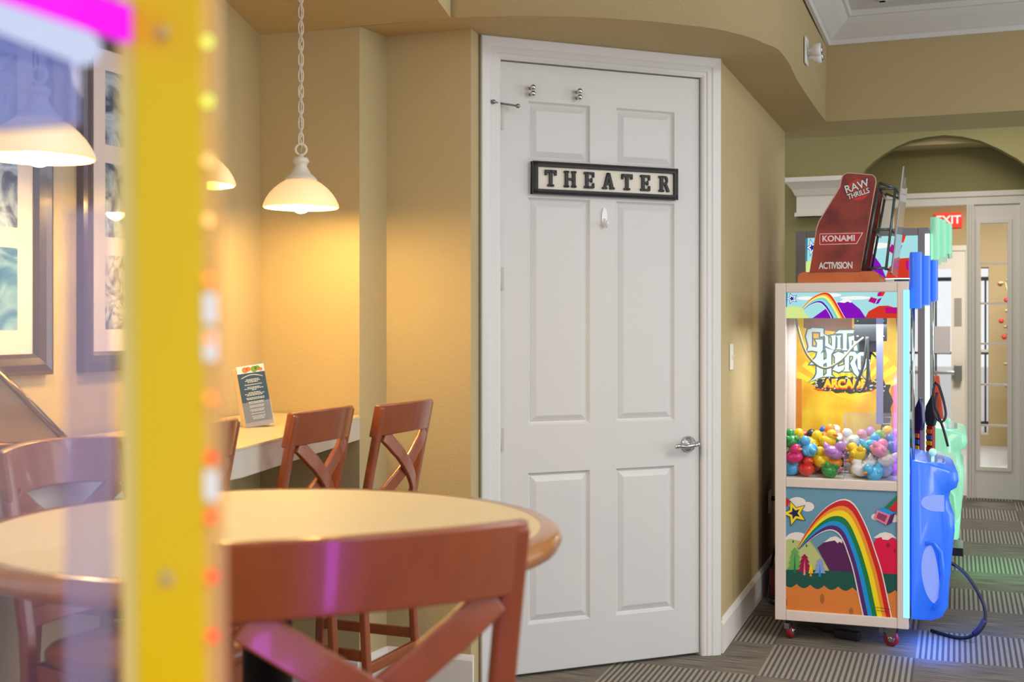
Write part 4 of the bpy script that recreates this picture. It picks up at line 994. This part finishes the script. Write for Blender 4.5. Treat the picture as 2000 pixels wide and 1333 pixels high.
# cable from outlet
o = Vector(onwall(1.42, 0))
a = Vector((*(-A*-1)[:2], 0))
pts = [o+A*.012+Vector((0, 0, .46)), o+A*.05+Vector((0, 0, .45)), o+A*.06-NN*.1+Vector((0, 0, .30)), o+A*.05-NN*.28+Vector((0, 0, .14)), o+A*.06-NN*.42+Vector((0, 0, .012)), o+A*.14-NN*.5+Vector((0, 0, .012)), o+A*.2-NN*.38+Vector((0, 0, .012)), o+A*.09-NN*.3+Vector((0, 0, .014)), o+A*.08-NN*.52+Vector((0, 0, .03)), o+A*.18-NN*.55+Vector((0, 0, .012)), o+A*.3-NN*.5+Vector((0, 0, .01))]
mb = MB(); mb.tube([tuple(p) for p in smoothcurve(pts, 7)], .0065, 8); p0 = o+A*.006+Vector((0, 0, .46)); mb.tube([tuple(p0), tuple(p0+A*.035)], .014, 10)
tag(mb.build('black_cable', BLACK), 'black power cord tangled at the wall behind the small claw machine', 'cord')
q0 = M1 @ Vector((.30, .12, .02))
mb = MB(); Mq = Matrix.Translation(q0) @ Matrix.Rotation(radians(-40), 4, 'Z'); mb.box(-.05, .06, -.022, .022, -.02, .018, 0, Mq)
t = tag(mb.build('power_adapter', BLACK, None, .005), 'black power adapter lying on the carpet under the small claw machine', 'adapter')
mb = MB(); mb.tube([tuple(Mq @ Vector(p)) for p in ((-.05, 0, 0), (-.12, .03, -.012), (-.2, .09, -.012), (-.25, .2, -.012))], .005, 8); mb.build('lead', BLACK, t)
q0 = M1 @ Vector((.72, .2, .0)); pts = [(.70, .30, .35), (.79, .28, .30), (.86, .25, .20), (.88, .22, .12), (.84, .2, .05), (.78, .24, .012), (.66, .34, .01)]
mb = MB(); sm = smoothcurve([M1 @ Vector((x, y, max(z, .009))) for x, y, z in pts], 6); mb.tube([tuple(p) for p in sm], .008, 8)
t = tag(mb.build('looped_cable', BLACK), 'black cable looping out onto the carpet beside the blue lit front', 'cable')
mb = MB(); mb.tube([tuple(p) for p in sm[19:26]], .013, 10); mb.build('cable_sleeve', mat('navy_sleeve', (34, 30, 70), .4), t)

# emergency light on the fascia
ep = Vector((1.418, 5.694, 2.715))
t = thing('emergency_light', 'white emergency light head high on the tan bulkhead below the crown moulding', 'light', ep, RZ); t.scale = (.85, .85, .85)
EW = mat('white_plastic', (238, 238, 238), .3)
mb = MB(); mb.box(-.055, .055, -.012, .0, -.075, .075); mb.build('plate', EW, t, .004)
for x, z in ((-.02, .0), (.02, -.03)):
    mb = MB(); mb.lathe([(.012, 0), (.012, .03), (.036, .045), (.038, .075), (.03, .08)], 18, 0, Matrix.Translation((x, -.01, z)) @ Matrix.Rotation(pi/2, 4, 'X')); h_ = mb.build('lamp_head', EW, t)
    mb = MB(); mb.lathe([(.03, 0), (.02, .008), (0, .01)], 16, 0, Matrix.Translation((x, -.09, z)) @ Matrix.Rotation(pi/2, 4, 'X')); mb.build('lens', CHROME, h_)

# ------------------------------------------------------------------ far arch wall, entrance frame, vestibule
E0 = Vector((3.654, 9.44, 0)); FE = Matrix.Translation(E0) @ Matrix.Rotation(radians(AD), 4, 'Z')
FA = Matrix.Translation(E0 - NN*.40) @ Matrix.Rotation(radians(AD), 4, 'Z')
def loc(px, py, M):
    # point where the sight line meets the local y=0 plane of M -> (x, z)
    o = M.translation; n_ = (M.to_3x3() @ Vector((0, 1, 0))); r = Vector(((px-1000)/2300, 1, (630-py)/2300))
    t = (o-Vector((0, 0, EYE))).dot(n_)/r.dot(n_); p = M.inverted() @ (Vector((0, 0, EYE))+r*t); return (p.x, p.z)
arch_px = [(1672, 360), (1690, 331), (1705, 317), (1725, 302), (1750, 287), (1778, 275), (1810, 268), (1845, 264), (1880, 267), (1915, 275), (1950, 290), (1985, 309), (2015, 330), (2030, 345)]
arch = [loc(x, y, FA) for x, y in arch_px]
xl, xr = arch[0][0], arch[-1][0]
mb = MB(); out = [(xl, 0)]+arch+[(xr, 0)]
poly = [(-2.6, 0), (xl, 0)]+arch+[(xr, 0), (3.4, 0), (3.4, 3.6), (-2.6, 3.6)]
mb.prism(poly, 0, .12, 'y', 0, FA)
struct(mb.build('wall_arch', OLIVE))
# recess ceiling
zrec = loc(1850, 291, FE)[1]
mb = MB(); mb.box(-2.6, 3.4, -.28, .1, zrec, zrec+.05, 0, FE); struct(mb.build('trim_6', WALL))
# entrance wall with openings
xo0 = loc(1745, 600, FE)[0]; xo1 = loc(1888, 600, FE)[0]; zo = loc(1850, 402, FE)[1]; zh_ = loc(1890, 380, FE)[1]
xs0 = loc(1914, 600, FE)[0]; xs1 = loc(1968, 600, FE)[0]; zs0 = loc(1940, 913, FE)[1]; zs1 = loc(1940, 436, FE)[1]
xe = loc(1992, 600, FE)[0]
mb = MB()
mb.box(-2.6, xo0-.1, 0, .1, 0, 3.6, 0, FE); mb.box(xe+.1, 3.4, 0, .1, 0, 3.6, 0, FE); mb.box(xo0-.1, xe+.1, 0, .1, zh_, 3.6, 0, FE)
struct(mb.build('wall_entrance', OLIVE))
ENT = mat('entrance_trim_paint', (214, 206, 192), .45)
mb = MB()
mb.box(xo0-.1, xe+.1, -.02, .1, zo, zh_+.0, 0, FE); mb.box(xo0-.1, xe+.1, -.035, 0, zh_-.02, zh_+.02, 0, FE)
mb.box(xo1, xo1+.055, -.02, .1, 0, zo, 0, FE); mb.box(xo0-.1, xo0, -.02, .1, 0, zo, 0, FE); mb.box(xe, xe+.1, -.02, .1, 0, zo, 0, FE)
for x in (xo1, xo1+.02, xo1+.04): mb.box(x, x+.008, -.03, -.02, 0, zo, 0, FE)
struct(mb.build('trim_7', ENT))
sd = bpy.data.objects.new('window_1', None); COL.objects.link(sd); sd.matrix_world = FE; struct(sd)
mb = MB()
mb.box(xo1+.055, xs0, 0, .05, 0, zo); mb.box(xs1, xe, 0, .05, 0, zo); mb.box(xs0, xs1, 0, .05, 0, zs0); mb.box(xs0, xs1, 0, .05, zs1, zo)
for (a, b, c, d) in ((xs0-.03, xs0, zs0-.03, zs1+.03), (xs1, xs1+.03, zs0-.03, zs1+.03), (xs0, xs1, zs0-.03, zs0), (xs0, xs1, zs1, zs1+.03)): mb.box(a, b, -.012, 0, c, d)
mb.build('window_frame', ENT, sd)
mb = MB()
for y in (515, 593, 672, 752, 832): z = loc(1940, y, FE)[1]; mb.box(xs0, xs1, .012, .03, z-.008, z+.008)
mb.build('muntin', ENT, sd)
mb = MB(); mb.box(xs0, xs1, .02, .022, zs0, zs1); mb.build('pane', PANE, sd)
# header cornice on the arch wall left
hx0, hz0 = loc(1536, 352, FA); hz1 = loc(1558, 425, FA)[1]; hx1 = loc(1558, 425, FA)[0]; hxe = loc(1668, 400, FA)[0]
mb = MB()
mb.box(hx1, hxe, -.08, 0, hz1, hz0-.14, 0, FA); mb.box(hx1-.015, hxe, -.09, 0, hz1, hz1+.03, 0, FA)
pr = [(0, hz0-.14), (-.09, hz0-.14), (-.10, hz0-.12), (-.115, hz0-.09), (-.15, hz0-.05), (-.165, hz0-.035), (-.165, hz0), (0, hz0)]
v = [];
for k, (yo, z) in enumerate(pr): v.append((hx1+(yo+.08 if yo < 0 else -.0), yo, z))
v += [(hxe, yo, z) for yo, z in pr]
n = len(pr); mb.add(v, [tuple(range(n)), tuple(range(n, 2*n))]+[(i, (i+1) % n, n+(i+1) % n, n+i) for i in range(n)], 0, FA)
struct(mb.build('trim_8', ENT))

# vestibule beyond: floor, exterior wall with door and window
VT = mat('pale_tile', (176, 180, 186), .25, var=.06, vscale=3)
mb = MB(); mb.box(-2.2, 3.2, .1, 6.0, -.05, .001, 0, FE); struct(mb.build('floor_vestibule', VT))
mb = MB(); mb.box(-2.2, 3.2, .1, 4.6, 3.0, 3.05, 0, FE); struct(mb.build('ceiling_vestibule', CEIL))
FX = Matrix.Translation(E0 + NN*4.3) @ Matrix.Rotation(radians(AD), 4, 'Z')
dx1 = loc(1886, 600, FX)[0]; dx0 = dx1-1.05; dz = loc(1870, 490, FX)[1]
wx0 = loc(1916, 600, FX)[0]; wx1 = loc(1931, 600, FX)[0]; wz0 = loc(1925, 850, FX)[1]; wz1 = loc(1925, 522, FX)[1]
mb = MB()
mb.box(-2.4, dx0-.06, 0, .15, 0, 3.1, 0, FX); mb.box(dx1+.06, wx0, 0, .15, 0, 3.1, 0, FX); mb.box(wx1, 3.2, 0, .15, 0, 3.1, 0, FX); mb.box(dx0-.06, dx1+.06, 0, .15, dz+.06, 3.1, 0, FX); mb.box(wx0, wx1, 0, .15, 0, wz0, 0, FX); mb.box(wx0, wx1, 0, .15, wz1, 3.1, 0, FX)
struct(mb.build('wall_outside', mat('beige_paint', (180, 158, 114), .8)))
mb = MB(); mb.box(3.2, 3.3, .1, 4.4, 0, 3.1, 0, FE); mb.box(-2.4, -2.3, .1, 4.4, 0, 3.1, 0, FE); struct(mb.build('wall_vestibule', mat('beige_paint', (180, 158, 114), .8)))
wd = bpy.data.objects.new('window_2', None); COL.objects.link(wd); wd.matrix_world = FX; struct(wd)
mb = MB()
for z in (wz0, (wz0+wz1)/2, wz1): mb.box(wx0, wx1, .03, .07, z-.015, z+.015)
mb.build('window_frame', ENT, wd)
mb = MB(); mb.box(wx0, wx1, .05, .053, wz0, wz1); mb.build('pane', PANE, wd)
d2 = bpy.data.objects.new('door_2', None); COL.objects.link(d2); d2.matrix_world = FX; struct(d2)
gx1 = loc(1858, 600, FX)[0]; gz0 = loc(1840, 838, FX)[1]; gz1 = loc(1840, 525, FX)[1]
mb = MB(); mb.box(dx0, dx0+.14, 0, .045, .01, dz); mb.box(gx1, dx1, 0, .045, .01, dz); mb.box(dx0+.14, gx1, 0, .045, .01, gz0); mb.box(dx0+.14, gx1, 0, .045, gz1, dz)
mb.build('door_leaf', ENT, d2)
mb = MB(); mb.box(dx0+.14, gx1, .02, .024, gz0, gz1); mb.build('pane', PANE, d2)
mb = MB(); mb.box(dx0-.06, dx0, -.02, .15, 0, dz+.06); mb.box(dx1, dx1+.06, -.02, .15, 0, dz+.06); mb.box(dx0, dx1, -.02, .15, dz, dz+.06); mb.build('door_frame', ENT, d2)
pz = loc(1850, 728, FX)[1]; pb0 = loc(1875, 728, FX)[0]
mb = MB(); mb.box(dx0+.1, pb0, -.07, -.04, pz-.02, pz+.02); mb.build('push_bar', CHROME, d2, .006)
mb = MB(); mb.box(pb0-.06, pb0+.02, -.085, 0, pz-.09, pz+.09); mb.build('latch_box', STEEL, d2, .006)
mb = MB(); pzz = loc(1871, 610, FX)[1]; px_ = loc(1871, 610, FX)[0]; mb.box(px_-.04, px_+.04, -.006, 0, pzz-.16, pzz+.16); mb.build('plate', mat('grey_plate', (150, 142, 134), .4), d2)
# notice on the glass
nx, nz = loc(1838, 665, FX)
mb = MB(); mb.box(nx-.12, nx+.10, .012, .018, nz-.15, nz+.16); tag(mb.build('door_notice', mat('grey_paper', (176, 170, 172), .7), None, 0, 0, FX), 'grey paper notice on the glass of the far exit door', 'notice')
# exit sign
ex, ez = loc(1848, 431, FX)
t = thing('exit_sign', 'red exit sign above the far door, partly hidden by the green lit front', 'exit sign', FX @ Vector((ex, 0, ez)), radians(AD))
mb = MB(); mb.box(-.12, .17, -.05, 0, -.085, .085); mb.build('housing', glow('exit_red', (255, 80, 60), 1), t)
mb = MB(); text(mb, 'EXIT', .13, Matrix.Translation((.025, -.052, 0)), 0, .001, .003); mb.build('lettering', glow('exit_white', (255, 235, 225), 1.1), t)

# outside: pavement, railing, cone
mb = MB(); mb.box(-6, 10, 4.6, 30, -.06, -.01, 0, FE); struct(mb.build('floor_outside', mat('concrete', (206, 202, 196), .9)))
rl = thing('iron_railing', 'dark metal railing outside the glass exit door', 'railing', FX @ Vector((dx0, 1.9, -.01)), radians(AD))
mb = MB(); mb.box(-.5, 3.2, -.02, .02, 1.95, 2.0); mb.box(-.5, 3.2, -.02, .02, .1, .14); mb.box(-.5, 3.2, -.02, .02, 1.0, 1.03); mb.build('rail', BLACK, rl)
for k in range(13):
    mb = MB(); mb.box(-.5+.3*k-.012, -.5+.3*k+.012, -.012, .012, 0, 2.0); mb.build('picket', BLACK, rl)
cq = FX @ Vector((loc(1827, 800, FX)[0]+.0, 1.0, -.01))
t = thing('traffic_cone', 'orange cone standing outside behind the exit door glass', 'cone', cq)
mb = MB(); mb.lathe([(.12, .03), (.10, .05), (.03, .75), (.02, .76)], 20); mb.build('cone_body', mat('safety_orange', (240, 90, 50), .5), t)
mb = MB(); mb.box(-.17, .17, -.17, .17, 0, .03); mb.build('base', mat('safety_orange', (240, 90, 50), .5), t)
# vestibule furnishings seen through the sidelight
cx_, cz_ = loc(1957, 800, FX); cp_ = FX @ Vector((cx_+.42, -1.6, 0.001))
t = thing('armchair', 'burgundy upholstered chair behind the glass sidelight of the entrance', 'chair', cp_, radians(AD))
BG = mat('burgundy_fabric', (120, 34, 48), .9)
mb = MB(); mb.box(-.3, .3, -.3, .3, .16, .46); mb.build('seat', BG, t, .04)
mb = MB(); mb.box(-.3, .3, .22, .34, .46, 1.0); mb.build('backrest', BG, t, .04)
for s in (-1, 1):
    mb = MB(); mb.box(s*.34-.05, s*.34+.05, -.3, .32, .16, .66); mb.build('armrest', BG, t, .03)
for sx_ in (-1, 1):
    for sy_ in (-1, 1): mb = MB(); mb.box(sx_*.27-.025, sx_*.27+.025, sy_*.25-.025, sy_*.25+.025, 0, .16); mb.build('leg', BLACK, t)
fx_, fz_ = loc(1962, 600, FX)
t = thing('flower_plant', 'tall plant with red flowers behind the entrance sidelight', 'plant', FX @ Vector((fx_+.25, -.75, .001)))
mb = MB(); mb.lathe([(.12, 0), (.17, .4), (.18, .42), (.15, .42)], 20); mb.build('pot', mat('terracotta', (150, 90, 60), .8), t)
mb = MB(); rg = random.Random(2)
for k in range(60):
    a = rg.uniform(0, 6.28); r = rg.uniform(.05, .3); z = rg.uniform(.8, 1.9); p = Vector((r*cos(a), r*sin(a), z)); mb.tube([(0, 0, .4), tuple(p*.5+Vector((0, 0, .3))), tuple(p)], .006, 5)
    for q_ in range(3): mb.ball(tuple(p+Vector((rg.uniform(-.08, .08), rg.uniform(-.08, .08), rg.uniform(-.1, .05)))), .035, 8, 6, 0, None, (1, .6, .5))
mb.build('foliage', mat('plant_green', (150, 150, 105), .7), t)
mb = MB()
for k in range(40): a = rg.uniform(0, 6.28); r = rg.uniform(.1, .33); mb.ball((r*cos(a), r*sin(a), rg.uniform(1.1, 2.0)), .03, 8, 6)
mb.build('flowers', mat('red_petals', (206, 50, 50), .7), t)

# ------------------------------------------------------------------ yellow game cabinet in the foreground
YEL = mat('yellow_aluminium', (236, 206, 0), .32, .0, var=.05, vscale=7, coat=.08, spec=.3, stretch=(1, 1, .25))
PX, PY = -.2085, .650
FG = at(PX, PY, 0, AD)     # local x to the right (A), y into depth (NN); post corner at origin
yc = thing('game_cabinet', 'yellow framed glass game cabinet with coloured lights at the left edge', 'arcade machine', (PX, PY, 0), radians(AD))
leanM = Matrix.Translation((0, 0, 1.4)) @ Matrix.Rotation(radians(-.5), 4, 'Y') @ Matrix.Translation((0, 0, -1.4))
mb = MB(); mb.box(0, .0445, 0, .004, .0, 2.1, 0, leanM); mb.box(0, .004, .004, .02, 0, 2.1, 0, leanM); mb.box(.040, .0445, .004, .012, 0, 2.1, 0, leanM)
mb.build('corner_post', YEL, yc, .0012)
mb = MB(); mb.box(-.012, .001, .003, .006, 0, 2.1, 0, leanM); mb.build('flange_reflection', mat('pale_yellow_reflection', (240, 226, 120), .4), yc)  # pale strip put in as the reflection of the inner flange
for z in (1.562, 1.264):
    mb = MB(); mb.lathe([(.0048, 0), (.0044, .0012), (.002, .002), (0, .0021)], 16, 0, leanM @ Matrix.Translation((.0205, 0, z)) @ Matrix.Rotation(pi/2, 4, 'X')); mb.build('screw', mat('dull_brass_screw', (206, 184, 110), .4, .2), yc)
# clear strip of small lamps down the outer edge
mb = MB(); mb.box(.0445, .0555, .001, .005, 0, 2.1, 0, leanM); mb.build('lamp_strip', pane_mat('amber_strip', (.95, .86, .66), .35, (244, 214, 150), 1.45, .1), yc)
LEDC = [(215, 240, 90)]*6+[(255, 150, 70)]*3+[(255, 90, 60)]*9
for k in range(17):
    z = 1.404+(630-(-115+k*111))*.66/2300
    c = (225, 240, 110) if k < 4 else ((255, 205, 130) if k < 6 else ((255, 150, 80) if k < 9 else (255, 88, 60)))
    mb = MB(); mb.ball((.0502, -.0015, z), .0032, 12, 8, 0, leanM, (1, .6, 1)); mb.build('small_lamp', glow('led_%d' % c[1], c, 1.5), yc)
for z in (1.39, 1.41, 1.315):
    mb = MB(); mb.box(.046, .054, -.0012, .0, z-.007, z+.009, 0, leanM); mb.build('strip_reflection', glow('led_white', (240, 236, 240), .9), yc)  # glowing white patches stand in for elongated reflections on the strip
# panes, upper light tubes, body
mb = MB(); mb.box(.001, .003, -.9, .001, 1.0, 2.0); mb.build('side_pane', ACRY, yc)
mb = MB(); mb.box(-.85, -.001, .012, .015, 1.0, 2.0); mb.build('end_pane', pane_mat('clear_acrylic', (.97, .97, .99), .015, (200, 205, 245), 1.45, .4), yc)  # faint blue haze mixed in for reflections, like the side pane
mb = MB(); mb.box(-.062, -.030, .016, .019, 1.0, 1.47); mb.build('reflection_strip', pane_mat('blue_reflection', (.88, .89, .98), .2, (206, 210, 245)), yc)  # pale blue strip made up in place of a vertical reflection band
mb = MB(); mb.box(-.004, .0005, -.3, -.003, 1.558, 1.578, 0, Matrix.Rotation(radians(0), 4, 'X')); mb.build('magenta_tube', glow('magenta_light', (255, 0, 240), 1.05), yc)
mb = MB(); mb.tube([(-.045, .012, 1.562), (-.10, .0, 1.585), (-.3, -.06, 1.66)], .010, 10); mb.ball((-.045, .012, 1.562), .010); mb.build('white_tube', glow('white_tube_light', (214, 226, 250), .9), yc)
mb = MB(); mb.box(-.5, -.06, .02, .026, 1.52, 2.0); mb.build('blue_panel', pane_mat('blue_panel_acrylic', (.70, .76, .97), .45, (150, 170, 235)), yc)  # translucent bluish panel filling the blue area up here
mb = MB(); mb.box(-.85, 0, -.9, .012, .02, 1.0); mb.box(-.85, 0, -.9, .012, 2.1, 2.2); mb.build('body', mat('yellow_board', (226, 190, 20), .5), yc)
for x, y in ((-.85, -.9), (-.02, -.9), (-.85, -.01)):
    mb = MB(); mb.box(x, x+.02, y, y+.02, 0, 2.1); mb.build('corner_post', YEL, yc)
